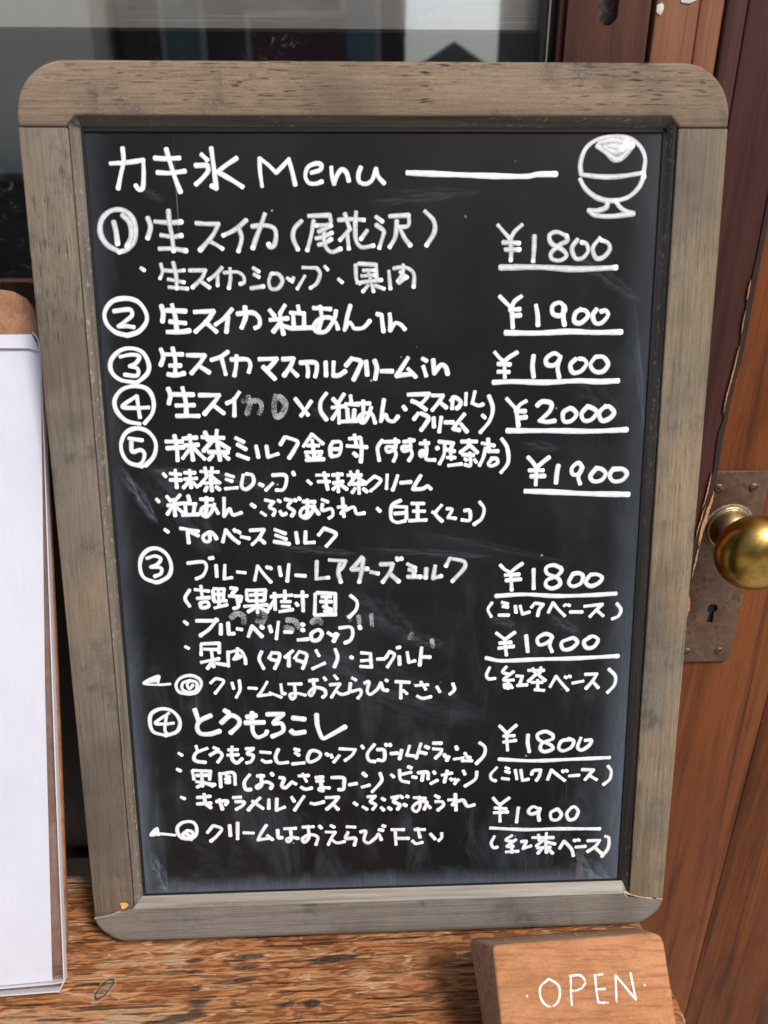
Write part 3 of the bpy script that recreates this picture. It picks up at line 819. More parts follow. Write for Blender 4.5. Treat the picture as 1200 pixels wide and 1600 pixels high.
for k, p in enumerate(low):
    a_, b_ = low[max(k - 1, 0)], low[min(k + 1, nlow - 1)]
    tg = (b_ - a_).normalized(); nv = Vector((tg.y, -tg.x))
    if k in (0, nlow - 1): nv = Vector((-1 if k == 0 else 1, 0))
    if nv.dot(Vector((0, .02)) + Vector((0, 0)) - p) < 0: nv = -nv
    inn.append(nv)
rings_ = []
for st_ in range(8):
    an = math.pi / 2 * st_ / 7
    rings_.append([bm.verts.new((low[k].x + inn[k].x * RR * tap[k] * (1 - math.sin(an)), low[k].y + inn[k].y * RR * tap[k] * (1 - math.sin(an)), -RR * tap[k] * (1 - math.cos(an)))) for k in range(nlow)])
back = [bm.verts.new((p.x, p.y, -TH)) for p in low]
upf = [bm.verts.new((u, v, 0)) for u, v in upper]; upb = [bm.verts.new((u, v, -TH)) for u, v in upper]
bm.faces.new(rings_[0] + upf)
rings_.append(back)
for r0, r1 in zip(rings_, rings_[1:]):
    for k in range(nlow - 1): bm.faces.new((r0[k], r0[k + 1], r1[k + 1], r1[k]))
uf = [rings_[0][-1]] + upf + [rings_[0][0]]; ub = [back[-1]] + upb + [back[0]]
for k in range(len(uf) - 1):
    if k == 0: bm.faces.new([uf[0], uf[1], ub[1]] + [r[-1] for r in rings_[::-1]][0:-1])
    elif k == len(uf) - 2: bm.faces.new([uf[k], uf[k + 1]] + [r[0] for r in rings_[1:]] + [ub[k]])
    else: bm.faces.new((uf[k], uf[k + 1], ub[k + 1], ub[k]))
br_ = link('bottom_rail', bm, M['rail_bottom'], bd, smooth=True)
md2 = br_.modifiers.new('split', 'EDGE_SPLIT'); md2.split_angle = R(32)
bm = bmesh.new()
lip(bm, (IL + .004, IB - .0004, -.00008), (PL, PB, PW + .0012), (PR, PB, PW + .0012), (IR - .0045, IB - .0006, -.00008))
lip(bm, (IL, IB - .0004, -.00008), (PL - .004, PB, PW + .0012), (PL, PB, PW + .0012), (IL + .004, IB - .0004, -.00008))
lip(bm, (IR - .0045, IB - .0006, -.00008), (PR, PB, PW + .0012), (PR + .002, PB, PW + .0012), (IR - .0008, IB - .004, -.00008))
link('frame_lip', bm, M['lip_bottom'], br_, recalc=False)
# side rails
for sgn, (xo0, xo1), xi, mat, lm, px in ((-1, (OL, OL), IL, 'rail_side', 'lip_left', PL), (1, (OR_ - .0042, OR_), IR, 'rail_side_right', 'lip_right', PR)):
    bm = bmesh.new()
    yb = JB + .0009
    pts = [(xo0, yb), (xi, IB + .0004), (xi, JT - .0004), (xo1, JT - .0004)]
    if sgn > 0: pts = [(xo0, JB + .0004), (xi + .0004, IB - .0034 + .0006), (xi, IB + .0004), (xi, JT - .0004), (xo1, JT - .0004), (xo1, .41), ((xo0 + xo1) / 2, .19)]
    prism(bm, pts, rail_f, rail_b)
    sr_ = link('side_rail', bm, M[mat], bd); bevel(sr_, .0008, 2, 60)
    bm = bmesh.new()
    xl = xi - sgn * .0008
    lip(bm, (xl, IB - .0002, -.0009), (xl, JT + .001, -.0009), (px, PT, PW), (px, PB, PW))
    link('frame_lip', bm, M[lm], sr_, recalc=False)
    if sgn < 0:  # chipped joint showing raw wood
        bm = bmesh.new()
        ch = [(-.1592, .0268), (-.1572, .0290), (-.1583, .0303), (-.1604, .0306), (-.1624, .0302), (-.1616, .0285), (-.1617, .0268), (-.1603, .0262)]
        prism(bm, ch, lambda u, v: (u, v, .0003), lambda u, v: (u, v, -.004))
        link('raw_wood_chip', bm, plain('raw wood', (.62, .33, .10), .7, .3, 500), sr_)
# pale torn line along the two bottom joints
for seg in ([(-.1788, .0203), (-.170, .0216), (-.1625, .0246)], [(.1533, .0260), (.1580, .0246), (.1640, .0226), (.1690, .0216), (.1720, .0212)], [(.1745, .0214), (.1775, .0208), (.1786, .0206)]):
    bm = bmesh.new()
    fine_ = []
    for (a, b) in zip(seg, seg[1:]):
        for k in range(6): fine_.append((a[0] + (b[0] - a[0]) * k / 6, a[1] + (b[1] - a[1]) * k / 6))
    fine_.append(seg[-1])
    up_ = [(u, v + rj.uniform(.00005, .00025)) for u, v in fine_]; lo_ = [(u, v - rj.uniform(.00005, .00025)) for u, v in fine_]
    prism(bm, up_ + lo_[::-1], lambda u, v: (u, v, .00035), lambda u, v: (u, v, -.003))
    link('torn_joint', bm, plain('raw wood pale', (.46, .34, .19), .7, .4, 700), br_)
# writing panel, tucked behind the lips
bm = bmesh.new()
box(bm, (PL - .006, PB - .004, PW - .006), (PR + .006, PT + .004, PW - .0002))
panel = link('writing_panel', bm, board_mat(), bd)
# thin black strips standing in for the shadow gap between panel and frame
for a, b in (((PL - .001, PB, PW - .0001), (PL + .0009, PT, PW + .0008)), ((PR - .0012, PB, PW - .0001), (PR + .001, PT, PW + .0008)),
             ((PL, PT - .0013, PW - .0001), (PR, PT + .001, PW + .0008)), ((PL, PB - .001, PW - .0001), (PR, PB + .0007, PW + .0008))):
    bm = bmesh.new(); box(bm, a, b); link('panel_shadow_strip', bm, M['black'], panel)

# ---- the writing: every stroke a low ridge of paint on the panel
def catmull(P, step):
    if len(P) == 2:
        out = []
        n = max(2, int((P[1] - P[0]).length / step))
        return [P[0].lerp(P[1], k / n) for k in range(n + 1)]
    Q = [P[0] * 2 - P[1]] + P + [P[-1] * 2 - P[-2]]
    if (P[0] - P[-1]).length < 1e-9: Q[0] = P[-2]; Q[-1] = P[1]
    out = []
    for i in range(1, len(Q) - 2):
        p0, p1, p2, p3 = Q[i - 1:i + 3]
        n = max(2, int((p2 - p1).length / step))
        # centripetal-like damping keeps corners from overshooting
        m1 = (p2 - p0) * .5; m2 = (p3 - p1) * .5
        L = (p2 - p1).length
        if m1.length > L * 1.1: m1 = m1.normalized() * L * 1.1
        if m2.length > L * 1.1: m2 = m2.normalized() * L * 1.1
        for k in range(n):
            t_ = k / n; t2 = t_ * t_; t3 = t2 * t_
            out.append(p1 * (2 * t3 - 3 * t2 + 1) + m1 * (t3 - 2 * t2 + t_) + p2 * (-2 * t3 + 3 * t2) + m2 * (t3 - t2))
    out.append(Q[-2])
    return out
OFF = (-1.0, -.78, 0.0, .78, 1.0)
HGT = (-.6, .75, 1.0, .75, -.6)
def ribbon(bm, uvl, P, wd, to3, z0, hgt, last, rs):
    pts = catmull(P, wd * .22)
    pts = [p for i, p in enumerate(pts) if i == 0 or (p - pts[i - 1]).length > 1e-7]
    if len(pts) < 2: return
    n = len(pts)
    tan = [(pts[min(i + 1, n - 1)] - pts[max(i - 1, 0)]).normalized() for i in range(n)]
    secs = []
    r = wd / 2
    for k in range(5, 0, -1):
        a = k / 5 * math.pi / 2 * .97
        secs.append((pts[0] - tan[0] * r * .62 * math.sin(a), tan[0], math.cos(a) ** .55, 0.0))
    L = 0; tot = sum((pts[i + 1] - pts[i]).length for i in range(n - 1))
    ph = rs.uniform(0, 6)
    for i in range(n):
        if i: L += (pts[i] - pts[i - 1]).length
        e = max(0.0, 1 - (tot - L) / (wd * .75)) if last else 0.0
        secs.append((pts[i], tan[i], 1 + .10 * math.sin(ph + L / wd * .55) + .03 * math.sin(ph * 2 + L / wd * 2.1) , e))
    for k in range(1, 6):
        a = k / 5 * math.pi / 2 * .97
        secs.append((pts[-1] + tan[-1] * r * .8 * math.sin(a), tan[-1], math.cos(a) ** .75, 1.0 if last else 0.0))
    prev = None
    for c, tg, wf, e in secs:
        nrm = Vector((-tg.y, tg.x))
        row = []
        for o_, h_ in zip(OFF, HGT):
            q = c + nrm * (o_ * r * wf)
            row.append(bm.verts.new(to3(q.x, q.y, z0 + h_ * hgt)))
        if prev:
            for k in range(4):
                f = bm.faces.new((prev[0][k], prev[0][k + 1], row[k + 1], row[k]))
                uu = [(OFF[k] + 1) / 2, (OFF[k + 1] + 1) / 2]
                for lp, (u_, v_) in zip(f.loops, ((uu[0], prev[1]), (uu[1], prev[1]), (uu[1], e), (uu[0], e))): lp[uvl].uv = (u_, v_)
        prev = (row, e)

def write(name, data, mat, parent, to3, hgt, label=None, seed=0):
    bm = bmesh.new(); uvl = bm.loops.layers.uv.new('ink')
    rs = random.Random(seed)
    for si, ln in enumerate(data):
        wd, body = ln.split(':'); wd = int(wd) * (1.03e-5 if parent is panel else .85e-5)
        segs = []; cur = []
        for tk in body.split():
            cn = tk.endswith('!')
            x, y = tk.rstrip('!').split(','); p = Vector((int(x) * 1e-5, int(y) * 1e-5))
            cur.append(p)
            if cn: segs.append(cur); cur = [p]
        if len(cur) > 1: segs.append(cur)
        for k, sg in enumerate(segs):
            ribbon(bm, uvl, sg, wd, to3, (si % 9) * .9e-5 + k * 3e-6, hgt, k == len(segs) - 1, rs)
    o = link(name, bm, mat, parent, smooth=True, recalc=False)
    if label: o['label'] = label
    return o

LINES = [
    ('heading', 'white heading reading カキ氷 Menu with a long dash', 'solid', """
240:-13608,45950 -12707,46004 -11923,46119! -11948,45424 -12044,44764 -12230,44686 -12397,44881;
240:-12932,46694 -12932,46042 -13118,45425 -13310,44741;
239:-11345,46212 -10815,46181 -10077,46212;
240:-11253,45517 -10614,45486 -9828,45579;
242:-10719,46658 -10512,45811 -10309,45113 -10112,44566;
239:-8935,46390 -8647,46120;
241:-9278,45850 -8660,45873! -8635,45579 -8986,45190 -9289,44941;
242:-8411,46698 -8334,45811 -8251,44721! -8492,44862;
242:-7121,46214 -7715,45850 -8143,45540! -7500,45189 -6896,44814;
227:-5874,44837 -5952,45578 -5951,46199! -5526,45889 -5127,45500! -4784,45811 -4441,46160! -4294,45578 -4149,44914;
227:-3300,45500 -2839,45640 -2766,45889 -3039,45951 -3459,45773 -3612,45344 -3438,45007 -3064,44968 -2753,45069;
227:-2253,45773 -2221,45343 -2121,44951! -1971,45343 -1715,45656 -1467,45499 -1349,45108;
228:-712,45773 -843,45421 -806,45068 -473,44950 -135,45146 80,45694! 202,45303 492,44989;
271:1712,45499 3013,45451 5205,45372 6898,45324 8085,45324 8591,45418 9568,45434"""),
    ('dessert_drawing', 'white drawing of a shaved ice bowl on a foot', 'thin', """
256:10906,45417 10847,45969 11087,46674 11660,47103 12499,47260 13351,47183 13969,46794 14277,46206 14237,45456;
256:10974,45402 12004,45298 13029,45322 14235,45496;
256:10856,45180 11177,44703 11798,44264 12579,44102 13431,44262 14006,44741 14270,45337;
258:12364,44103 12338,43782 11915,43621 11398,43622! 11754,43380 12620,43321 13823,43456! 13384,43578 13025,43821 12838,44102;
327:11716,46831 12198,46519 12642,46166 13061,46284 13539,46871;
326:11835,46987 12507,47104 13277,46988;
326:12099,46792 12708,46519 13201,46832;
327:12352,46831 12778,46793 13040,46676"""),
    ('menu_line', 'item one of the upper list', 'thin', """
295:-13534,41639 -14091,41961 -14394,42522 -14301,43156 -13878,43590 -13292,43707 -12776,43430 -12571,42835 -12707,42117 -13111,41717 -13496,41598;
295:-13189,43431 -12830,43034 -12797,42357 -13058,41878;
262:-13668,43115 -13584,42599 -13548,42000;
245:-11899,43309 -11777,42912 -11841,42594 -11971,42275;
244:-11531,43110 -10771,43053 -10144,43091;
246:-11269,42433 -10649,42351 -10186,42414;
247:-11398,41752 -10687,41749 -9982,41642;
247:-10798,43663 -10775,42989 -10690,42351 -10653,41628;
247:-9399,43026 -8776,42985 -8233,42983! -8555,42425 -9267,41663;
247:-8779,42145 -8331,41902 -8087,41740;
246:-6761,43179 -7369,42702 -8012,42407;
248:-7196,42821 -7054,42260 -7252,41616;
248:-6482,42859 -5851,42914 -5352,42776 -5239,42415 -5341,41932 -5557,41812 -5652,41974;
248:-5786,43479 -6019,42898 -6297,42258 -6487,41759;
232:-3869,43133 -4260,42734 -4343,42252 -4107,41686;
230:-3501,43371 -2390,43409! -2383,42969 -3118,42891;
232:-3238,43131 -3384,42410 -3617,41643;
230:-3000,42570 -2317,42889;
231:-3135,42248 -2753,42327 -2283,42527;
232:-3016,41925 -2676,42004 -2332,42205;
233:-2703,42649 -2678,41924 -2346,41558 -1833,41718;
231:-1931,43168 -1213,43207 -580,43165;
231:-1588,43487 -1348,42726;
231:-997,43565 -1048,42966;
232:-1306,42726 -1867,42163;
233:-1480,42485 -1408,41717;
233:-1048,42966 -1019,42161 -726,41795 -87,41874;
232:-418,42643 -763,42200;
231:56,43324 392,43083;
233:52,42923 346,42721! 472,42560 210,41752;
232:775,43346 1792,43400! 1749,42879 1154,42800;
233:1155,43121 1066,42316 765,41790;
233:1365,42638 1577,42234 1875,41868;
234:2640,43598 3109,43117 3154,42553 2730,41865"""),
    ('menu_line', 'ingredients under item one', 'thin', """
207:-12427,40786 -12252,40663;
208:-11365,40984 -11308,40578 -11456,40252;
207:-11177,40658 -10590,40615 -10167,40654;
208:-11037,40209 -10204,40042;
209:-11022,39800 -10475,39756 -10038,39712;
209:-10714,41062 -10603,40411 -10604,39715;
209:-9897,40653 -9029,40649! -9263,40242 -9780,39769;
209:-9354,40119 -8866,39764;
208:-8152,40792 -8491,40442 -8886,40174;
209:-8404,40483 -8436,39868;
209:-8064,40522 -7385,40560 -7056,40354 -7028,40026 -7244,39945;
209:-7740,40741 -7740,40234 -7849,39717;
208:-6512,40760 -6215,40571;
209:-6484,40433 -6227,40293;
210:-6676,39719 -5991,39815;
209:-5565,40470 -5709,40060 -5595,39689 -5210,39728 -4983,40098 -5184,40427 -5523,40470;
209:-4723,40236 -4581,40137;
210:-4381,40259 -4473,40054;
210:-3782,40339 -4203,39682;
210:-3880,40773 -3132,40745! -2968,40458 -3152,39965 -3501,39719;
209:-2704,40825 -2563,40661;
210:-1992,40165 -1798,40000;
211:-1064,40900 -1025,40120 -839,39937;
211:-909,40957 31,40896! 66,40114;
210:-658,40612 -58,40609;
210:-747,40324 -18,40362;
211:-1010,39971 323,40113;
212:-401,40610 -113,39519;
211:-410,39827 -690,39522;
211:-23,39825 449,39657;
212:713,40564 793,39655;
212:972,40703 1573,40766 2045,40435 2045,39732;
211:1487,40890 1443,40438 1200,40026;
211:1314,40521 1701,40230;
211:1226,39943 1615,40231"""),
    ('menu_line', 'item two of the upper list', 'solid', """
262:-13359,37299 -14025,37497 -14455,37960 -14493,38542 -14070,39076 -13383,39237 -12720,39068 -12335,38528 -12327,38029 -12746,37530 -13315,37324;
236:-14025,38580 -13173,38658 -13067,38366 -13474,38036 -13832,37788! -13406,37802 -13028,37741;
245:-11481,38854 -11407,38439 -11477,38023;
244:-11226,38604 -10209,38556;
245:-11094,38020 -10263,37931;
246:-11257,37477 -10616,37472 -10056,37536;
246:-10910,38892 -10780,38268 -10742,37515;
246:-9743,38512 -8718,38547! -9041,38090 -9742,37483;
247:-9217,38008 -8629,37475;
246:-7731,38649 -8182,38168 -8643,37853;
247:-7964,38250 -8089,37454;
247:-7469,38397 -6628,38450 -6297,38155 -6312,37778 -6533,37654;
247:-7042,38769 -7022,38244 -7262,37675;
238:-5722,38586 -5476,38276;
237:-4899,38831 -5171,38399;
238:-5716,38068 -4767,38145;
239:-5171,38399 -5146,37896 -5020,37322;
239:-5189,37896 -5567,37453;
239:-5064,37769 -4681,37640;
238:-4196,38794 -4137,38476;
238:-4611,38437 -3882,38391;
239:-4469,38311 -4448,37639;
239:-3884,38307 -3904,37635;
239:-4638,37623 -3471,37649;
238:-3374,38680 -2455,38616;
239:-3011,38762 -2940,38133 -3128,37545;
240:-2155,38531 -2249,38129 -2697,37474 -3174,37436 -3366,37716 -3028,38092 -2508,38172 -2168,37876 -2070,37580;
240:-1373,38810 -1556,38208 -1716,37518! -1475,37913 -1304,37786 -1177,37590 -698,37629 -329,37990;
241:48,38349 307,38280! 347,37859 404,37418;
241:741,38345 782,37940 762,37458! 1043,37854 1347,37767 1564,37529"""),
    ('menu_line', 'item three of the upper list', 'solid', """
250:-13200,34817 -13964,34970 -14401,35428 -14354,36024 -13846,36511 -13238,36633 -12655,36417 -12369,35836 -12448,35325 -12937,34883 -13158,34799;
223:-13870,36189 -13263,36295 -12842,36198 -13039,35842 -13395,35675! -12975,35543 -13045,35176 -13686,35233;
240:-11658,36578 -11556,36170 -11714,35728;
240:-11419,36296 -10517,36289;
241:-11243,35699 -10657,35694;
241:-11376,35229 -10930,35182 -10475,35281;
241:-11028,36632 -10922,35994 -10968,35268;
241:-10261,36244 -9315,36219! -9597,35812 -10086,35277;
242:-9690,35685 -9123,35311;
241:-8054,36413 -8456,36144 -8966,35978;
242:-8417,36059 -8243,35217;
242:-7919,35995 -7036,35987 -6875,35703 -6979,35318;
242:-7606,36197 -7659,35624 -7769,35136;
242:-6403,35999 -5430,36016! -5702,35693 -5973,35438;
243:-6202,35594 -5851,35221 -5574,34934;
243:-5127,35988 -4517,36009! -4705,35598 -5070,35102;
243:-4751,35513 -4345,35095;
244:-4176,35791 -3347,35784 -3270,35414 -3367,35043;
244:-3851,35866 -3750,35418 -3778,35047;
244:-2779,35822 -2770,35081;
244:-2342,35818 -2384,35077! -2051,35100 -1713,35313;
243:-1333,36016 -1556,35743 -1673,35615;
245:-1334,35982 -854,35823 -992,35393 -1264,34850;
245:-574,35846 -513,35103;
245:-109,35885 19,35470 -75,34882;
245:254,35295 871,35290;
245:1736,35999 1382,35458 1090,35028! 1558,35093 1999,35124;
246:1735,35412 2158,34975;
244:2528,35949 2748,35835;
246:2573,35534 2733,35030;
246:3118,35892 3192,35139! 3543,35595 3809,35480 3928,35106"""),
    ('menu_line', 'item four of the upper list', 'solid', """
254:-13061,32554 -13788,32738 -14269,33268 -14334,33878 -13920,34419 -13215,34619 -12535,34448 -12247,33856 -12338,33160 -12796,32595;
227:-13141,34082 -13945,33526 -13302,33432 -12536,33450;
227:-13124,34082 -13085,33430 -13034,32922;
244:-11408,34480 -11301,34107 -11417,33656;
244:-11212,34149 -10058,34120;
245:-11033,33539 -10056,33554;
246:-11042,32970 -9828,32957;
245:-10625,34507 -10497,33751 -10498,33008;
246:-9737,34091 -8648,34080! -8976,33648 -9515,33058;
246:-9025,33561 -8454,33091;
245:-7550,34225 -7876,33811 -8251,33640;
246:-7828,33897 -7873,32952;
230:-4498,33846 -4118,33333 -3820,32951;
230:-3622,33705 -3944,33243 -4201,32912;
230:-2775,34125 -3094,33673 -3107,33146 -2809,32675;
229:-2429,33824 -2170,33532;
229:-1807,34072 -2079,33663;
229:-2484,33333 -1730,33413;
231:-2123,33663 -2103,32490;
230:-2177,33180 -2480,32716;
229:-1455,33981 -1416,33656;
230:-1728,33527 -1021,33494;
231:-1645,33263 -1610,32688;
231:-1247,33214 -1299,32685;
231:-1924,32559 -1123,32594;
230:-1108,33547 -400,33540;
231:-752,33693 -761,33032 -857,32520;
231:-314,33336 -497,32853 -769,32474 -1033,32682 -851,32963 -318,32983 -101,32467;
231:400,33751 307,33197 212,32552! 482,32930 614,32619 926,32544 1177,32816;
231:1464,33361 1597,33183;
231:1732,34001 2914,34033! 2665,33701 2399,33440;
231:1927,33665 2265,33512 2729,33171;
231:3083,33943 3670,33937! 3468,33605 3087,33141;
231:3513,33560 3872,33265;
232:4110,33642 4313,33843 4655,33592 4587,33328 4427,33215;
231:4224,33844 4185,33217;
231:4962,34047 4943,33430;
232:5451,34130 5318,33497! 5660,33361 5910,33429;
232:2310,32972 2060,32647;
233:2444,32971 2874,32726 2714,32372 2463,32036;
233:3160,32723 3181,32206;
233:3590,32745 3478,31934;
233:3789,32449 4256,32444;
234:4888,32899 4507,32441 4259,32086! 4620,32010;
234:4688,32349 5036,31916;
233:5894,32826 6031,32691;
234:6232,33902 6470,33219 6305,32509 5794,31871"""),
    ('smudged_writing', 'half wiped letters in item four', 'smear', """
317:-7370,33762 -6478,33726 -6362,33357 -6505,33078;
317:-7080,33994 -7012,33540 -7165,33059;
368:-5547,34005 -5682,33438 -5562,32865 -5202,33064 -5060,33606 -5347,33942"""),
    ('menu_line', 'item five of the upper list', 'solid', """
250:-13098,30198 -13788,30405 -14130,30884 -14170,31507 -13836,32105 -13209,32318 -12613,32090 -12278,31484 -12423,30772 -12918,30241;
229:-13730,31768 -13012,31653;
232:-13612,31589 -13591,31037 -13120,31120 -12935,30868 -13080,30440 -13285,30290;
239:-11710,31566 -10823,31555;
240:-11690,31191 -10754,31242;
241:-11223,31897 -11135,31202 -11134,30513;
239:-10769,31714 -10018,31767;
240:-10713,31331 -9953,31366;
241:-10388,31904 -10342,31192 -10275,30520;
241:-10386,31193 -10835,30635;
241:-10210,31190 -9644,30574;
239:-9718,31790 -8531,31731;
239:-9544,32071 -9392,31626;
239:-8879,32152 -8946,31709;
240:-9127,31623 -9663,31023;
240:-9039,31621 -8269,31121;
241:-9402,30957 -8324,30916;
241:-8877,31352 -8788,30500;
241:-9172,30774 -9389,30535;
241:-8553,30766 -8315,30557;
213:-7869,31723 -7429,31486;
214:-7797,31365 -7323,31082;
215:-7824,30784 -7214,30542;
215:-6756,31263 -6650,30625;
215:-6180,31256 -6115,30627! -5557,30799;
223:-5142,31734 -5396,31326;
224:-5097,31734 -4457,31476 -4632,31030 -4941,30557;
223:-3628,31885 -4109,31221;
224:-3584,31840 -3036,31342;
224:-3912,31245 -3288,31237;
224:-4030,30861 -3119,30876;
225:-3636,31555 -3529,30566;
225:-3973,30689 -3825,30543;
225:-3194,30742 -3288,30563;
225:-3998,30436 -3012,30469;
225:-2481,31433 -2640,31095 -2605,30662;
225:-2481,31433 -2036,31383 -2138,30728 -2570,30616;
224:-2534,31030 -2177,31026;
224:-1558,31601 -941,31638;
224:-1269,31812 -1187,31346;
225:-1699,31199 -590,31114;
226:-915,31593 -879,30982 -934,30287;
225:-1330,30790 -1153,30625;
226:292,31489 19,31061 102,30364;
225:399,31398 1206,31406;
226:1010,31561 1007,31048 601,30828 513,31100 918,31121! 1050,30687 913,30308;
225:1476,31384 2060,31467;
226:1817,31551 1862,31037 1501,30862 1412,31088 1817,31110! 1951,30675 1770,30333;
225:2402,31283 2879,31295;
227:2671,31451 2763,30845 2466,30578 2447,30831 2763,30845! 2764,30392 3235,30341;
226:3349,31064 3394,30973;
217:3455,31378 4277,31278! 4162,31026;
218:3798,31284 3758,30651 3508,30128;
217:3891,30921 4344,30825;
218:3940,30468 4375,30462;
218:4117,30918 4168,30374;
219:4008,30011 4743,30093;
217:4727,31362 5586,31352;
217:5150,31465 5156,31086;
218:5245,31175 4680,30748;
218:5291,31084 5641,30736;
218:4800,30620 5435,30584;
219:5206,30723 5262,30013 4961,30044;
218:4939,30391 5030,30317;
219:5484,30338 5595,30191;
218:5895,31258 6586,31113;
218:6234,31506 6291,30891;
219:6108,30984 5982,30441 5780,30006;
218:6248,30801 6811,30793;
219:6395,30253 6280,30072 6446,29951 6789,30111 6738,30367 6438,30371;
220:7004,31496 7334,30968 7399,30148 7020,29586"""),
    ('menu_line', 'first ingredients row under item five', 'solid', """
206:-11977,29777 -11846,29612;
206:-11605,29772 -11023,29719;
207:-11629,29410 -10998,29401;
207:-11301,29966 -11274,28969;
206:-10805,29806 -10220,29798;
207:-10827,29444 -10149,29480;
207:-10503,29955 -10473,28957;
207:-10586,29304 -10901,28963;
207:-10367,29256 -10132,28998;
207:-9905,29866 -8929,29825;
207:-9653,30079 -9588,29653;
207:-9254,30074 -9319,29695;
207:-9499,29652 -9993,29087;
207:-9410,29651 -8872,29207;
207:-9728,29201 -9004,29236;
208:-9375,29469 -9324,28758;
208:-9579,28999 -9708,28763;
208:-9088,28991 -8891,28824;
207:-8500,29683 -8097,29542;
207:-8513,29411 -8180,29288;
208:-8585,28865 -7911,28919;
207:-7539,29643 -7658,28989 -7396,28821 -6996,29162 -7023,29599 -7358,29695;
208:-6667,29111 -6465,29017;
209:-5904,29146 -6304,28759;
209:-5913,29602 -5215,29592 -5138,29226 -5333,28772 -5721,28750;
208:-4761,29767 -4695,29603;
209:-3951,29255 -3766,29088;
208:-3448,29567 -2765,29558;
209:-3367,29201 -2728,29192;
210:-3013,29716 -2828,28753;
209:-2549,29555 -1998,29592;
209:-2513,29097 -1961,29181;
210:-2249,29660 -2226,28607;
210:-2263,29002 -2521,28749;
210:-2082,28999 -1744,28737;
209:-1684,29542 -917,29532;
209:-1527,29741 -1399,29356;
209:-1121,29781 -1126,29443;
209:-1262,29445 -1612,29011;
210:-1083,29351 -652,29089;
210:-1476,29036 -834,29027;
210:-1085,29168 -1050,28497;
210:-1272,28786 -1439,28549;
210:-820,28751 -614,28583;
210:-178,29457 -707,29025;
210:-178,29457 182,29242 -93,28879 -395,28626;
210:547,29539 495,28751;
211:1135,29485 997,29047 849,28653;
210:1287,29061 1886,29107;
211:2449,29466 2177,29030 1995,28682! 2542,28702 2842,28864! 3025,28686"""),
    ('menu_line', 'second ingredients row under item five', 'solid', """
217:-12447,28329 -12331,28189;
217:-11866,28485 -11678,28225;
217:-11122,28556 -11458,28176;
218:-11856,27953 -11080,28060;
219:-11494,28314 -11464,27366;
218:-11561,27948 -11888,27465;
218:-11388,27853 -11066,27572;
218:-10678,28503 -10606,28209;
218:-10954,28076 -10277,28020;
219:-10873,27937 -10856,27476;
219:-10354,27929 -10426,27469;
219:-11059,27387 -10159,27419;
218:-10002,28291 -9323,28263;
219:-9656,28396 -9693,27735 -9804,27339;
219:-9230,28004 -9433,27546 -9717,27291 -10001,27509 -9868,27811 -9325,27895 -9051,27466;
219:-8674,28336 -8727,27285! -8391,27714 -8228,27360 -7745,27473;
219:-7165,27954 -6964,27803;
211:-6372,28190 -5899,28072! -6136,27771 -5845,27582 -5945,27305;
211:-6625,27483 -6397,27312;
210:-5652,28161 -5537,28085;
211:-5262,28219 -4859,28121! -5096,27801 -4761,27518 -4906,27242;
211:-5557,27531 -5429,27315 -5218,27386;
210:-4722,28193 -4634,28118;
210:-4493,28281 -4405,28206;
210:-4256,28066 -3569,28037;
211:-3999,28173 -4022,27367 -4209,27203;
212:-3602,27825 -3748,27456 -4075,27108 -4415,27281 -4286,27650 -3739,27762 -3361,27329;
211:-3167,28169 -2845,28026;
212:-3147,27910 -3156,27539 -2654,27624 -2571,27251 -2784,27087;
212:-2006,28235 -1936,27166;
212:-2271,27711 -1834,27751! -2096,27337;
212:-1838,27519 -1380,27697 -1204,27322 -775,27344;
212:-42,27611 120,27441;
213:1310,28055 807,27756 757,27011 1076,26771 1554,26857;
213:898,27708 1629,27650! 1627,26997;
213:942,27288 1628,27324;
212:1922,27860 2617,27849;
213:2013,27411 2663,27401;
214:2269,27826 2270,26893;
214:1783,26854 2757,26885;
205:3643,27740 3297,27251 3677,26795;
204:3113,27347 3279,27251;
205:3938,27521 4242,27470 4016,27005! 4449,26951;
205:4950,27393 5254,27388 5262,26844 4819,26851;
206:5817,27893 6081,27487 5953,26927 5515,26576"""),
    ('menu_line', 'third ingredients row under item five', 'solid', """
220:-12098,26569 -11928,26426;
220:-11222,26629 -10233,26444;
221:-10840,26548 -10796,25771;
221:-10668,26405 -10247,26183;
221:-9593,26247 -9613,25872 -9886,25849 -9961,26141 -9587,26368 -9325,26195 -9218,25978;
222:-8875,25784 -8677,26484! -8336,26038 -7961,25721;
221:-8205,26504 -8119,26409;
221:-8002,26407 -7888,26311;
222:-7817,26076 -7368,25974;
222:-7302,26442 -6503,26475! -6794,26011 -7202,25614;
222:-6839,26012 -6506,25696;
222:-5895,26465 -5303,26221;
222:-5861,26136 -5269,25891;
223:-5966,25762 -5096,25605;
223:-4691,26286 -4619,25663;
223:-4143,26323 -4190,25656! -3677,25675;
223:-3090,26493 -3401,26113;
224:-3090,26493 -2430,26172 -2696,25752 -2977,25445"""),
    ('menu_line', 'item three of the lower list', 'solid', """
252:-12848,23466 -13465,23765 -13651,24340 -13513,25000 -13077,25416 -12533,25453 -12061,25068 -11877,24402 -12050,23834 -12572,23509 -12803,23466;
224:-13231,24900 -12742,25033 -12438,24839 -12687,24512 -13041,24376! -12473,24318 -12495,23985 -12852,23820;
206:-10939,24574 -10044,24634 -9879,24317 -10088,23844 -10493,23632;
204:-9685,24883 -9634,24816;
204:-9538,24909 -9487,24832;
206:-9326,24430 -9316,23753;
206:-8825,24421 -8893,23601! -8468,23669;
206:-8141,23998 -7686,23942;
207:-7155,23471 -6954,24329! -6608,23825 -6230,23357;
206:-6452,24282 -6364,24204;
206:-6270,24250 -6182,24152;
207:-5719,24268 -5646,23730;
207:-5163,24401 -5289,23387;
207:-4798,23743 -4238,23684"""),
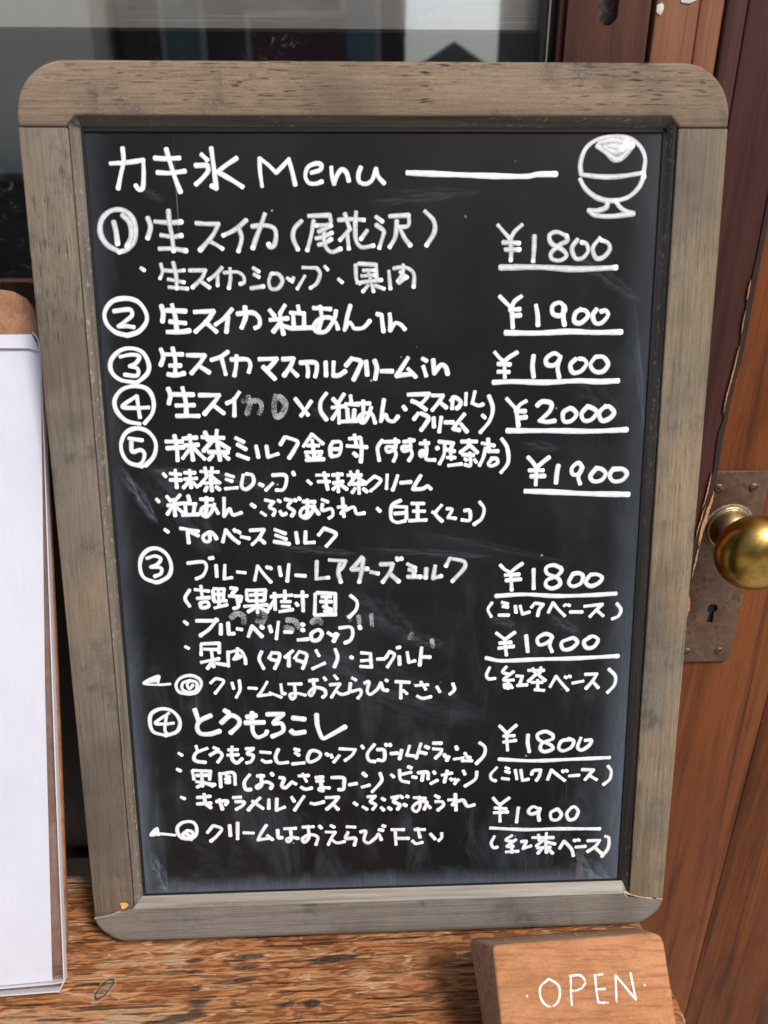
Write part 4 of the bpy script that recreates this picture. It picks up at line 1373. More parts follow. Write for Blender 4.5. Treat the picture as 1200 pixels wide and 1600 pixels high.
    ('menu_line', 'greyer end of item three of the lower list', 'thin', """
255:-3550,24553 -3605,23499! -2901,23562;
254:-2831,24616 -1893,24532! -2037,24219 -2226,24030;
256:-2219,24366 -2322,23840 -2194,23279;
255:-921,24753 -1551,24037;
255:-1551,24018 -625,24048;
256:-876,24656 -979,23911 -1127,23258;
256:-451,23853 -25,23748;
256:110,24303 833,24309! 691,23879 239,23231;
257:643,23736 1180,23242;
254:1066,24688 1112,24544;
254:1298,24684 1344,24587;
256:1686,24293 2132,24045;
256:1760,23956 2132,23852;
257:1685,23523 2458,23508;
256:1992,23951 2085,23563;
257:2784,24013 2739,23425;
257:3295,24148 3178,23397! 3654,23534;
256:4130,24565 3920,24127;
258:4177,24584 4971,24377 4995,23991 4302,23201"""),
    ('menu_line', 'farm name in brackets in the lower list', 'solid', """
218:-10915,22977 -11202,22471 -10973,22001;
217:-10612,22990 -9839,22879;
217:-10261,23195 -10211,22451;
217:-10514,22457 -9814,22491;
217:-10365,22163 -10289,21890 -9888,21959 -9947,22232 -10318,22192;
217:-9589,22922 -9573,22341;
218:-9538,23017 -8942,22986! -9021,22330;
217:-9509,22679 -9004,22669;
218:-9267,22915 -9271,21946;
218:-9560,22244 -8858,22278;
218:-9534,21855 -8824,22034;
217:-8572,23046 -8207,22991! -8478,22706;
218:-8669,22565 -7971,22503! -8058,22213;
218:-8229,22508 -8164,21924 -8429,21802;
218:-7663,22787 -7639,22302;
218:-7659,22884 -6571,22891! -6641,22282;
218:-7469,22589 -6766,22624;
218:-7576,22252 -6689,22234;
219:-7111,22776 -7070,21530;
219:-7822,21916 -6514,21987;
219:-7244,21807 -7605,21590;
219:-6964,21850 -6484,21566;
218:-6273,22468 -5800,22507;
219:-6053,22687 -6042,21704;
219:-6118,22174 -6393,21760;
218:-5809,22508 -5058,22541;
218:-5447,22820 -5463,22355;
219:-5683,22165 -5164,22154;
219:-5647,21871 -5220,21863;
220:-5797,21552 -5040,21663;
219:-4884,22489 -4180,22475;
220:-4431,22752 -4420,21572;
219:-4824,22050 -4735,21921;
220:-3694,22591 -3755,21342;
221:-3600,22657 -2533,22587! -2560,21287;
221:-3756,21293 -2532,21316;
219:-3327,22409 -2816,22399;
219:-3409,22118 -2776,22105;
220:-3046,22501 -3064,21720;
220:-3248,21822 -2787,21616;
220:-3190,21527 -2790,21469;
221:-1652,22453 -1285,22075 -1339,21586 -1749,21123"""),
    ('menu_line', 'blueberry syrup row of the lower list', 'solid', """
229:-11333,21062 -11176,20912;
230:-10638,21096 -9501,21072! -9898,20589 -10459,20177;
229:-9542,21171 -9426,21090;
230:-9235,20850 -9265,20249;
230:-8813,20939 -8801,20239! -8502,20262;
230:-8302,20554 -8044,20499;
231:-7672,20065 -7430,20703! -7120,20330 -6870,20048;
230:-6919,20672 -6802,20571;
231:-6406,20690 -6326,20333;
232:-5885,20925 -6044,19890;
231:-5561,20296 -5132,20287;
231:-4537,20768 -4417,20696;
231:-4547,20422 -4427,20370;
232:-4782,19782 -4208,19819;
231:-3565,20381 -3974,20162 -3938,19763 -3580,19775 -3355,20148 -3565,20381;
242:-3006,20190 -2775,20036;
243:-2444,20108 -2689,19655;
242:-2729,19985 -2538,20110;
243:-2324,20473 -1685,20508 -1550,20108 -1698,19713 -2013,19540;
242:-1167,20576 -1103,20416"""),
    ('smudged_writing', 'wiped ghost letters above the syrup row', 'smear', """
382:-8612,21249 -8277,21487 -7913,21332 -7885,20939;
383:-6982,21410 -6657,21403 -6816,20916 -7091,21020;
385:-5368,21032 -4951,20974 -4683,20574;
385:-5477,20591 -5108,20435;
385:-3927,20854 -3641,21045 -3413,20842;
289:-1813,21203 -1677,20953;
289:-1205,21190 -1163,20794;
290:-453,21272 -414,20580;
292:1800,19734 1943,20031;
294:3129,19604 3179,19201"""),
    ('menu_line', 'fruit and yoghurt row of the lower list', 'solid', """
212:-11371,19514 -11191,19410;
213:-10445,19592 -10479,18985;
213:-10441,19662 -9387,19687! -9418,19090;
212:-10273,19339 -9520,19292;
214:-9874,19300 -9791,18217;
213:-10505,18515 -9456,18721;
214:-9919,18451 -10152,18125;
214:-9638,18445 -9110,18331;
214:-8900,19158 -8926,18247;
214:-8743,19125 -8196,19212 -7936,18756 -7906,18373;
213:-8330,19345 -8395,18967 -8577,18670;
213:-8502,18669 -8168,18811 -8303,18914;
215:-6936,19113 -7096,18635 -6856,18046;
214:-6328,19049 -6511,18692;
215:-6329,19019 -5909,18939 -5972,18508 -6206,18030;
214:-6438,18620 -6066,18511;
214:-5103,19121 -5569,18720;
215:-5348,18846 -5370,18162;
214:-4729,19062 -5005,18657;
215:-4729,19062 -4311,18872 -4369,18471 -4553,17990;
215:-4915,18534 -4467,18372;
214:-3738,19109 -3577,18774;
215:-3986,17956 -3258,18293;
216:-2605,19163 -2474,18628 -2676,18047;
215:-1716,18660 -1604,18587;
216:-1078,18897 -529,18834! -491,17994;
216:-1085,18393 -534,18431;
216:-1137,18040 -463,17973;
216:-134,18472 304,18482;
216:611,18938 390,18560;
217:611,18938 895,18700 481,17971;
215:1040,19150 1211,19196;
217:1180,18623 1206,18106;
217:1656,18864 1750,18225! 2113,18318;
217:2513,19146 2400,18027;
216:2466,18562 3020,18529"""),
    ('menu_line', 'choose your cream row with a left arrow, upper one', 'solid', """
166:-12383,17199 -13089,17166 -13951,17289 -13052,17722 -13097,17318;
166:-13780,17335 -13165,17421;
165:-13586,17432 -13127,17572;
196:-11343,16532 -11899,16679 -12058,17141 -11750,17568 -11179,17706 -10694,17492 -10575,17104 -10866,16622 -11296,16531;
196:-11197,17403 -11658,17232 -11683,16826 -11243,16632 -10874,16806 -10849,17242 -11200,17353 -11402,17124 -11276,16867 -11074,17096;
196:-9736,17468 -10014,17212;
197:-9688,17487 -9245,17324 -9482,16924 -9785,16544;
196:-8761,17191 -8684,16822;
197:-8330,17332 -8310,16741 -8550,16257;
197:-7813,16831 -7332,16788;
198:-6682,17190 -7036,16607 -7267,16306! -6523,16389;
198:-6566,16493 -5884,16188;
198:-5883,17017 -5809,16422 -5638,16418;
197:-5437,17027 -4668,17007;
198:-5076,17018 -5053,16249 -5249,16069 -5364,16339 -4999,16433 -4451,16285;
207:-4197,17200 -3711,17239;
208:-3976,17296 -3898,16630 -4099,16245 -4237,16434 -3847,16762 -3327,16616 -3239,16306 -3415,16125;
207:-3308,17382 -3216,17247;
207:-2688,17499 -2521,17281;
209:-2967,16914 -2366,16950! -2661,16497 -2889,16112;
208:-2613,16495 -2283,16281 -1870,16374;
207:-1644,17320 -1427,17182;
209:-1745,16986 -1753,16474 -1178,16562 -1135,16252 -1311,16020;
209:-914,16965 -645,17040 -749,16448 -559,16238 -124,16587 71,16971! 211,16527 479,16469;
208:360,17138 455,17085;
209:953,17021 1777,16950;
210:1268,16911 1265,15953;
210:1411,16445 1632,16233;
209:2152,16735 2882,16768;
209:2468,16963 2758,16483;
210:2248,16063 2567,15899 3078,15990;
210:3432,16631 3607,16307;
210:4394,16813 4495,16419 4227,16136"""),
    ('menu_line', 'corn heading, item four of the lower list', 'solid', """
249:-12926,13923 -13576,14149 -13755,14725 -13617,15341 -13003,15633 -12354,15441 -11984,14833 -12168,14162 -12880,13890;
208:-12596,15345 -13422,14737 -12878,14649 -12373,14688;
209:-12747,15215 -12902,14287 -12798,13992;
298:-11052,15531 -10914,14959 -10862,14699;
300:-10116,15124 -10731,14830 -10972,14442 -10826,13990 -10257,13922 -9655,14093;
298:-9302,15433 -9062,15272;
300:-9532,14631 -8957,15093 -8491,14873 -8480,14478 -8992,13971;
299:-7991,14964 -7452,15053;
300:-8102,14603 -6993,14594;
301:-7663,15255 -7667,14039 -7397,13633 -6928,13809 -6825,13994;
302:-6782,15108 -5807,15113! -6402,14526 -5924,14492 -5865,13989 -6511,13661;
300:-5260,14839 -4544,14736;
302:-5383,14007 -5177,13834 -4568,13901;
282:-3816,15029 -3769,14246 -3499,13472 -3158,13568 -2102,14179"""),
    ('menu_line', 'first ingredients row under the corn heading', 'solid', """
222:-12172,12716 -11998,12584;
221:-11112,13160 -11035,12821;
223:-10450,12994 -11118,12717 -11283,12352 -11121,12157 -10616,12068;
222:-10064,13035 -9803,12891;
223:-10312,12536 -9839,12765 -9582,12515 -9855,12067;
222:-9190,12852 -8651,12858;
222:-9255,12505 -8619,12519;
223:-8959,13056 -8996,12286 -8721,11980 -8391,12247;
223:-8130,12896 -7686,12915! -8048,12576 -7707,12439 -7848,12061 -8123,11963;
223:-7273,12660 -6687,12590;
224:-7198,12127 -6981,11982 -6660,12005;
224:-6176,12808 -6368,12316 -6209,11906 -5645,11922;
223:-5210,12791 -4942,12699;
224:-5170,12546 -4952,12381;
224:-5368,11807 -4657,11861;
223:-4247,12605 -4435,12153 -4267,11903 -3774,12134 -3640,12449 -3955,12649 -4247,12605;
224:-3310,12440 -3186,12330;
224:-3011,12357 -2947,12184;
225:-2506,12289 -2837,11861;
225:-2478,12734 -1527,12654! -1727,12288 -2153,11948;
224:-1134,12887 -1039,12747;
226:-355,12961 -781,12367 -689,11905 -338,11820;
225:-193,12616 226,12551 221,11911 -151,11921;
224:327,12973 375,12866;
224:571,12966 619,12859;
225:635,12326 1036,12347;
226:1301,12552 1171,11958;
226:1790,12804 1613,12191! 2064,12125;
226:2475,12934 2201,11981;
226:2377,12383 2799,12264;
225:2739,12745 2945,12633;
225:3228,12944 3727,12930;
226:3230,12572 3750,12503! 3702,12291 3380,11947;
226:3900,12179 3999,12015;
227:4196,12041 4070,11766;
226:4632,12692 4703,12498;
227:4513,11839 5064,11909;
227:5178,12227 5330,11944! 5508,11918;
227:5007,11717 5609,11700;
228:6073,12896 6403,12588 6364,12054 5899,11497"""),
    ('menu_line', 'second ingredients row under the corn heading', 'solid', """
223:-12334,11661 -12139,11549;
224:-11426,11538 -11363,10970;
224:-11377,11558 -10340,11474! -10417,10941;
224:-11204,11211 -10567,11213;
225:-11227,10805 -10118,10556;
225:-10876,11383 -10877,10493;
225:-11201,10428 -10720,10714;
225:-10720,10714 -10268,10474;
225:-9768,11329 -9767,10405;
225:-9605,11292 -8947,11304 -8886,10540;
225:-9331,11369 -9391,11125 -9200,11065! -9479,10913 -9211,10851;
225:-9461,10697 -9219,10690;
226:-7984,11168 -8326,10663 -8250,10197 -7949,10166;
225:-7532,11069 -7134,11057;
226:-7305,11148 -7284,10469 -7518,10228 -7609,10371 -7033,10656 -6651,10450 -6738,10204;
225:-6670,11236 -6578,11094;
226:-6176,10920 -5906,10837 -6049,10377 -5829,10230 -5426,10607! -5206,10460;
226:-5004,10993 -4409,11007;
226:-4776,11125 -4546,10623;
227:-4881,10233 -4611,10084 -4236,10159;
226:-3983,10854 -3533,10873;
227:-3940,10616 -3539,10603;
227:-3707,10932 -3628,10195 -3536,9943 -3808,10038 -3628,10173 -3158,10126;
228:-3006,10825 -2292,10781 -2250,10369 -2306,10013 -2582,10000;
227:-1937,10306 -1484,10378;
227:-1091,11069 -888,10869;
228:-1153,10119 -699,10246;
228:-32,11037 62,10516 -517,9795;
227:655,10909 802,10764;
228:1168,11217 1244,10534 1718,10357;
227:1295,10911 1867,11034;
227:1690,11417 1887,11325;
228:1955,10729 2182,10668;
228:2300,10989 2872,11004 2923,10559;
228:2625,11033 2548,10462;
228:3266,11046 3336,10926;
229:3092,10228 3497,10444;
228:3782,10782 4384,10905;
229:4106,11076 3934,10311;
229:4308,10528 4408,10438;
229:4556,10488 4637,10398;
229:4805,10458 4579,10182;
228:5095,11046 5197,10816;
230:5938,10956 5847,10449 5227,9999"""),
    ('menu_line', 'third ingredients row under the corn heading', 'solid', """
226:-12208,9790 -12011,9675;
226:-11241,9727 -10450,9789;
227:-11265,9294 -10426,9322;
227:-10810,9952 -10747,9332 -10442,9017;
227:-10090,9420 -9426,9431 -9536,9184;
228:-9907,9555 -9746,8886;
227:-9054,9658 -8605,9677;
228:-8921,9383 -8405,9345 -8514,9097 -8897,8858;
228:-7417,9585 -7876,9132 -8166,8780;
228:-7895,9383 -7270,8861;
228:-6884,9460 -6908,8849;
228:-6393,9499 -6451,8703! -5943,8906;
228:-5489,9579 -5341,9291;
229:-4723,9610 -5031,9151 -5321,8689;
229:-4323,9128 -4050,9065 -3524,9190;
229:-3380,9481 -2612,9489! -2916,9083 -3349,8681;
230:-2966,9030 -2648,8658;
230:-1662,9077 -1487,8929;
230:-817,9455 -343,9473! -643,9121 -319,8891 -501,8589;
230:-1123,8785 -867,8601;
230:71,9318 229,9203;
231:16,8694 173,8513;
231:665,9354 1092,9428! 793,9076 1169,8844 1038,8540;
231:463,8680 621,8553;
230:1211,9446 1339,9333;
230:1587,9434 1686,9376;
231:1407,8870 1566,8776;
230:2053,9310 2758,9233;
231:2381,9355 2431,8694 2202,8337 1953,8599 2282,8952 2829,8989 2701,8487;
231:2899,8767 3059,8586;
230:3374,9411 3603,9262;
232:3396,8993 3825,8958 3876,8703 3549,8404;
232:4617,9471 4679,8368;
231:4192,9078 4671,9096! 4445,8740;
232:4722,8952 5120,9027 5376,8622 5805,8697"""),
    ('menu_line', 'choose your cream row with a left arrow, lowest row of the menu', 'solid', """
198:-12729,7203 -13651,7323 -14223,7253 -13821,7714 -13753,7260;
198:-14069,7359 -13787,7493;
230:-11739,6860 -12395,7048 -12584,7640 -12236,8047 -11647,8082 -11395,7711 -11475,7161 -11794,6917;
229:-11976,7487 -12269,7188 -12010,6924 -11675,7112 -11706,7423 -11957,7487;
230:-12037,7291 -11899,7142;
219:-10392,7766 -10739,7325;
220:-10342,7786 -9863,7550 -10183,7062 -10576,6709;
220:-9360,7787 -9346,7056;
220:-8861,7936 -8913,6820;
220:-8530,7229 -7930,7186;
221:-7099,7712 -7467,7138 -7663,6699! -6987,6788;
221:-7078,6991 -6763,6691;
221:-6421,7358 -6391,6823 -6163,6816;
220:-6004,7421 -5301,7431;
221:-5627,7464 -5602,6685 -5807,6491 -5880,6695 -5549,6795 -5174,6727;
220:-4864,7494 -4209,7506;
222:-4535,7572 -4508,6760 -4795,6457 -4887,6717 -4403,6957 -3961,6775 -4073,6264;
221:-3842,7549 -3716,7401;
221:-3127,7548 -2921,7430;
223:-3435,7114 -2859,7072! -3117,6657 -3306,6238;
223:-3119,6601 -2775,6332 -2295,6405;
221:-2136,7437 -1630,7387;
223:-2064,7046 -2201,6626 -1622,6607 -1680,6126;
223:-1296,7042 -967,7065 -1074,6476 -777,6264 -323,6619! -170,6871 6,6462;
222:-147,7171 112,7107;
222:85,7442 234,7381;
222:652,7145 1412,7119;
224:881,7081 926,6094;
223:1049,6516 1711,6494;
223:2103,7096 2714,7076;
223:2283,7180 2434,6548;
224:1952,6317 2183,6107 2565,6184;
224:3087,6762 3370,6404;
224:3790,6794 3792,6480 3612,6283"""),
    ('price', 'underlined price ¥1800 beside the first item', 'thin', """
235:6545,42891 6835,42583 7188,42217;
236:7840,42904 7437,42541 7250,42135 7290,41563 7276,41088;
235:6822,42014 7711,41971;
236:6960,41646 7746,41644;
237:8519,42351 8521,41723 8491,41041;
235:10264,42329 9720,42534 9338,42373 9439,41965 10102,41594 10287,41306 9949,41077 9511,41161 9456,41474 9918,41882 10299,42085 10245,42354;
236:10860,42148 10575,41716 10770,41197 11162,41196 11451,41548 11347,41918 11083,42000;
236:12070,42226 11704,41712 11903,41193 12293,41232 12622,41626 12518,41955 12163,42103;
299:6705,40727 8744,40735 10664,40628 12060,40655 13020,40700"""),
    ('price', 'underlined price ¥1900 second from the top', 'solid', """
241:6721,39231 7052,38911 7366,38614;
243:7901,39225 7532,38950 7411,38572 7480,37580;
241:7281,38505 7832,38553;
242:7420,38192 7876,38231;
243:8721,38749 8826,38225 8861,37690;
243:10308,38622 10034,38876 9644,38727 9659,38304 10060,38192 10314,38470 10260,38706! 10239,38131 10327,37688;
242:11193,38532 10894,38297 10868,37872 11225,37802 11607,38165 11461,38445 11265,38489;
243:12076,38526 11870,38205 12022,37796 12377,37794 12711,38200 12566,38439 12320,38398;
289:7073,37302 8857,37272 10624,37345 11958,37284 13487,37298"""),
    ('price', 'underlined price ¥1900 third from the top', 'solid', """
237:6514,36260 6813,35930 7039,35755;
238:7763,36250 7300,35969 7084,35711 7104,34902;
237:6705,35628 7380,35596;
238:6714,35211 7319,35188;
239:8674,36070 8630,35481 8710,34914;
239:10190,35971 9826,36182 9391,35908 9448,35561 9894,35557 10149,35885! 10034,35382 10143,34874;
238:11042,35877 10743,35549 10895,35130 11340,35195 11636,35585 11491,35830 11238,35875;
238:12111,35955 11862,35540 12149,35162 12597,35184 12846,35575 12558,35951 12181,35972;
285:6468,34629 7601,34662 9392,34601 11183,34671 12355,34616 13453,34650"""),
    ('price', 'underlined price ¥2000 fourth from the top', 'solid', """
251:7239,33724 7636,33296 7821,33116;
252:8330,33581 7994,33380 7823,33027 7936,32205;
251:7733,33028 8292,33022;
252:7852,32626 8356,32692;
252:8941,33308 9248,33544 9748,33433 9673,33007 9122,32477! 9558,32410 9982,32468;
252:10797,33155 10445,32909 10509,32435 10916,32457 11200,32812 10980,33109 10815,33155;
252:11832,33277 11489,32853 11642,32467 12049,32507 12349,32888 12156,33114 11861,33233;
252:12829,33267 12485,32887 12643,32455 13048,32540 13330,32878 13058,33220 12858,33222;
282:7292,31943 9939,31912 12216,31858 14103,31925"""),
    ('price', 'underlined price ¥1900 furthest to the right', 'solid', """
248:8532,30435 8815,30129 9054,29806;
249:9747,30419 9320,30077 9056,29760 9021,28857;
248:8619,29674 9407,29663;
249:8721,29332 9510,29340;
250:10286,29954 10213,29468 10187,28933;
250:11670,29798 11428,30076 11073,29778 11135,29409 11501,29450 11669,29816! 11463,29266 11573,28867;
249:12499,29786 12153,29303 12353,28994 12811,29062 13024,29429 12780,29690 12520,29740;
249:13470,29727 13260,29333 13510,28978 14015,29045 14254,29412 13980,29674 13537,29680;
299:8425,28477 10068,28406 11923,28285 14406,28201"""),
    ('price', 'underlined price ¥1800 with the milk base beside the lower list', 'solid', """
239:7098,24126 7367,23850 7700,23670;
241:8390,24199 8022,23935 7748,23630 7803,22596;
239:7394,23511 8202,23544;
240:7449,23189 8304,23250;
241:9059,23838 9096,22668;
239:10679,23866 10228,24068 9809,23930 9869,23561 10542,23236 10632,22863 10186,22647 9819,22830 9883,23171 10442,23404 10713,23720 10630,23915;
240:11383,23512 11167,23000 11415,22750 11881,22937 11985,23374 11712,23555 11402,23512;
241:12427,23444 12162,23029 12460,22749 12927,22916 13129,23255 12806,23456 12446,23444;
243:6866,22252 8586,22316 10488,22179 12390,22190 13990,22257;
204:6658,21844 6429,21424 6627,20994;
203:7244,21851 7588,21746;
204:7297,21604 7593,21548;
204:7072,21064 7652,21052;
204:8037,21618 8095,21211;
204:8322,21612 8479,21104! 8884,21224;
204:9173,21743 9009,21519;
205:9220,21761 9698,21682! 9470,21361 9387,20985;
205:10020,21170 10265,21770! 10615,21337 10993,20951;
204:10940,21558 11033,21625;
205:11176,21622 11273,21571;
205:11309,21173 12036,21158;
206:12155,21503 13230,21610! 12911,21289 12519,20869;
206:12863,21290 13294,20902;
206:14090,21642 14350,21259 14228,20863 13872,20690"""),
    ('price', 'underlined price ¥1900 with the tea base beside the lower list', 'solid', """
236:6954,19950 7323,19661 7469,19557;
237:8061,19976 7705,19702 7472,19456 7589,18564;
236:7159,19312 7838,19347;
237:7118,18990 7989,19092;
237:8737,19760 8863,18748;
238:10296,19625 9904,19834 9434,19563 9543,19157 10020,19278 10296,19625! 10169,19143 10329,18714;
237:11359,19500 10886,19278 11000,18840 11481,18880 11831,19257 11597,19545 11378,19500;
237:12608,19573 12235,19298 12397,18910 12831,18951 13080,19381 12799,19619 12531,19575;
250:6363,18400 7261,18196 9670,18241 11604,18247 14345,18335;
210:6596,17784 6413,17297 6562,17057 6929,17079;
210:7607,17811 7393,17478 7764,17315;
210:8050,17493 7454,16963 8045,16949;
211:7725,16957 7738,16410;
211:7508,16704 7562,16466;
211:7878,16644 7980,16455;
211:8222,17202 8591,17172! 8414,16579;
211:8287,16582 8879,16619;
210:8938,17543 9868,17521;
210:9205,17670 9309,17432;
210:9688,17710 9651,17372;
210:9458,17325 8959,16844;
211:9508,17273 9988,16870;
211:9156,16767 9798,16751;
211:9520,16912 9541,16261;
212:9365,16296 9913,16230;
212:10285,16449 10630,17122! 10988,16670 11377,16214;
211:11166,17078 11266,17024;
211:11408,17124 11507,17070;
211:11642,16653 12280,16772;
212:12397,17202 13108,17216! 12885,16778 12488,16290;
212:12836,16779 13230,16323;
213:13825,17508 14239,17054 14220,16486 13824,15996"""),
    ('price', 'underlined price ¥1800 with the milk base beside the corn heading', 'solid', """
225:7279,13976 7611,13618 7762,13455;
227:8318,14001 7954,13662 7744,13381 7809,12355;
226:7540,13302 8189,13305;
226:7549,12897 8296,12983;
227:9045,13345 9042,12780 9158,12209;
226:10576,13302 10123,13528 9636,13350 9747,12974 10452,12634 10610,12361 10120,12182 9836,12383 9952,12755 10585,13036 10576,13281;
227:11628,12953 11136,12860 10976,12404 11261,12203 11749,12436 11881,12839 11546,13009;
227:12318,13041 12147,12425 12404,12224 12839,12512 12971,12862 12603,12873;
230:7279,11759 9395,11589 11882,11624 14157,11666;
209:7172,11201 6805,10746 6861,10418 7122,10301;
208:7718,11184 7919,11092;
208:7695,10936 7955,10841;
209:7507,10453 7917,10386;
209:8319,11004 8435,10392;
209:8668,10994 8788,10272! 9165,10348;
209:9417,10917 9344,10670;
210:9466,10938 9914,10957! 9827,10546 9657,10246;
210:10356,10279 10562,10937! 10976,10566 11421,10192;
209:11263,10884 11318,10774;
209:11464,10878 11566,10821;
210:11699,10490 12309,10526;
210:12483,10902 13216,10859! 12979,10560 12714,10208;
211:12931,10507 13429,10186;
211:14105,11104 14325,10738 14253,10194 13888,9843"""),
    ('price', 'underlined price ¥1900 with the tea base, lowest price of the menu', 'solid', """
222:6987,9133 7224,8817 7428,8645;
223:7999,9102 7625,8805 7430,8568 7454,7500;
222:7102,8434 7817,8356;
223:7059,8103 7923,8131;
224:8589,8420 8549,8055 8496,7410;
224:9903,8267 9494,8447 9221,8144 9409,7938 9808,8070 9951,8321! 9864,7901 9929,7475;
223:10915,8179 10639,7988 10706,7539 11092,7493 11311,7854 11064,8230 10935,8178;
223:11920,8314 11654,7899 11823,7469 12205,7568 12367,8043 12120,8363 11940,8313;
226:6839,7051 9037,6866 11066,6854 13798,6764;
215:7123,6457 6931,5979 7090,5657 7323,5683;
215:8237,6476 7859,6173 8329,6044;
215:8498,6185 7921,5719 8338,5704;
216:8200,5936 8268,5275;
216:7880,5323 8653,5353;
216:8827,6027 9162,6050! 9022,5624;
216:8944,5513 9458,5700;
215:9531,6286 10865,6241;
215:9911,6476 9974,6102;
215:10416,6572 10382,6088;
216:10229,6093 9805,5677;
216:10335,5976 10984,5784;
216:9860,5539 10686,5567;
217:10382,6088 10464,5199;
217:10148,5472 9923,5161;
217:10557,5458 10855,5129;
218:11292,5455 11558,5969! 12041,5407 12195,4911;
216:12168,6027 12273,5967;
216:12422,6053 12528,5981;
217:12313,5511 12936,5547;
217:13061,5940 13838,5948! 13572,5525 13097,5165;
218:13523,5470 13987,5020;
218:14173,6220 14414,6099 14400,5383 14039,4789"""),
    ('lettering', 'white chalk word OPEN between two dots', 'open', """
136:1511,-2437 1519,-2457;
137:2735,-1764 2253,-2125 2262,-2709 2666,-3026 3131,-2766 3246,-2141 2794,-1748;
135:3937,-1695 3844,-2376 3792,-3003;
136:3881,-1691 4447,-1699 4655,-2038 4351,-2311 3911,-2380;
135:5234,-1751 5182,-2415 5198,-2998! 5676,-3029;
138:5178,-1747 5612,-1736;
136:5185,-2395 5637,-2396;
138:6148,-3031 6302,-1821! 6716,-2369 7169,-2982! 7109,-1756;
137:7749,-2349 7757,-2369""")
]
ZP = PW - .0002
for i, (nm, lab, sty, data) in enumerate(LINES):
    if sty == 'open': continue
    write(nm, data.strip().split(';'), M['ink_' + sty], panel, lambda u, v, h: (u, v, ZP + h), 4e-5 if sty != 'smear' else 2e-5, lab, i)
# a film tab of clear tape near the lower right corner of the panel
bm = bmesh.new()
tp = [(.1262, .0540), (.1290, .0535), (.1284, .0450), (.1287, .0345), (.1278, .0330), (.1250, .0330), (.1240, .0345), (.1243, .0440), (.1232, .0500), (.1236, .0530)]
prism(bm, tp, lambda u, v: (u, v, ZP + .00045), lambda u, v: (u, v, ZP + .0001))
link('tape_tab', bm, sleeve_mat(), panel)

# ================================================================ OPEN SIGN
TLc, TRc = Vector((.0574, -.055, .0648)), Vector((.1489, -.0549, .0701))
BRc, BLc = Vector((.1511, -.1290, BZ + .0004)), Vector((.0617, -.1240, BZ + .0004))
bTL, bTR = Vector((.0484, -.035, .0431)), Vector((.1478, -.0375, .0515))
bBL, bBR = Vector((.0560, -.0823, BZ + .0004)), Vector((.1500, -.0880, BZ + .0004))
sg = thing('open_sign', 'chunky wooden block sign chalked OPEN standing in front of the blackboard', 'sign', (.105, -.106, BZ))
S0 = Vector((.105, -.106, BZ))
bm = bmesh.new()
# round the top right corner of the face
ur = (TRc - TLc).normalized(); dnr = (BRc - TRc).normalized()
def face_pts(a, b, c, d):
    ax = (b - a).normalized(); dx = (c - b).normalized(); r_ = .0055
    cn = b - ax * r_ + dx * r_
    out = [a + dx * .0016, a + ax * .0016]
    for k in range(7):
        th = math.pi / 2 * k / 6
        out.append(cn + ax * r_ * math.sin(th) - dx * r_ * math.cos(th))
    return out + [c, d]
F = face_pts(TLc, TRc, BRc, BLc); Bk = face_pts(bTL, bTR, bBR, bBL)
fa = [bm.verts.new(p - S0) for p in F]; ba = [bm.verts.new(p - S0) for p in Bk]
f0 = bm.faces.new(fa); f1_ = bm.faces.new(ba[::-1]); f1_.material_index = 1
for i in range(len(fa)):
    j = (i + 1) % len(fa)
    f = bm.faces.new((fa[i], ba[i], ba[j], fa[j])); f.material_index = 1
blk = link('block', bm, [sign_mat('sign face wood', (.315, .140, .062), (.20, .082, .035), (.40, .19, .09)), sign_mat('sign edge wood', (.33, .185, .10), (.15, .082, .048), (.42, .26, .16))], sg)
bevel(blk, .0010, 2, 40)
fn = (TRc - TLc).cross(BLc - TLc).normalized()
if fn.y > 0: fn = -fn
ex = (TRc - TLc).normalized(); ey = fn.cross(ex).normalized()
for nm, lab, sty, data in LINES:
    if sty == 'open':
        write(nm, data.strip().split(';'), M['chalk_open'], blk, lambda u, v, h: TLc - S0 + ex * u + ey * v + fn * (h + 1.6e-4), 3e-5, lab, 77)
# faint chalk squiggles on the top edge of the block
tn = (bTL - TLc); tx = (TRc - TLc)
def topedge(u, v, h): return TLc - S0 + tx * u + tn * v + Vector((0, .3, 1)) * (h + .0004)
sq = []
for k, u in enumerate([.17, .25, .33, .42, .50, .58, .66, .74]):
    q = '%d:' % 130
    q += ' '.join('%d,%d' % ((u + .030 * math.cos(a)) * 1e5, (.42 + .20 * math.sin(a * (1 + (k % 3) * .3))) * 1e5) for a in [i * .9 for i in range(6)])
    sq.append(q)
def write_top():
    bm = bmesh.new(); uvl = bm.loops.layers.uv.new('ink'); rs = random.Random(1)
    for ln in sq:
        pts = [Vector((float(a.split(',')[0]) * 1e-5 * tx.length, float(a.split(',')[1]) * 1e-5 * tn.length)) for a in ln.split(':')[1].split()]
        ribbon(bm, uvl, pts, .0013, lambda x, y, h: topedge(x / tx.length, y / tn.length, h), 0, 2e-5, True, rs)
    link('faint_lettering', bm, M['chalk_faint'], blk, smooth=True, recalc=False)
write_top()

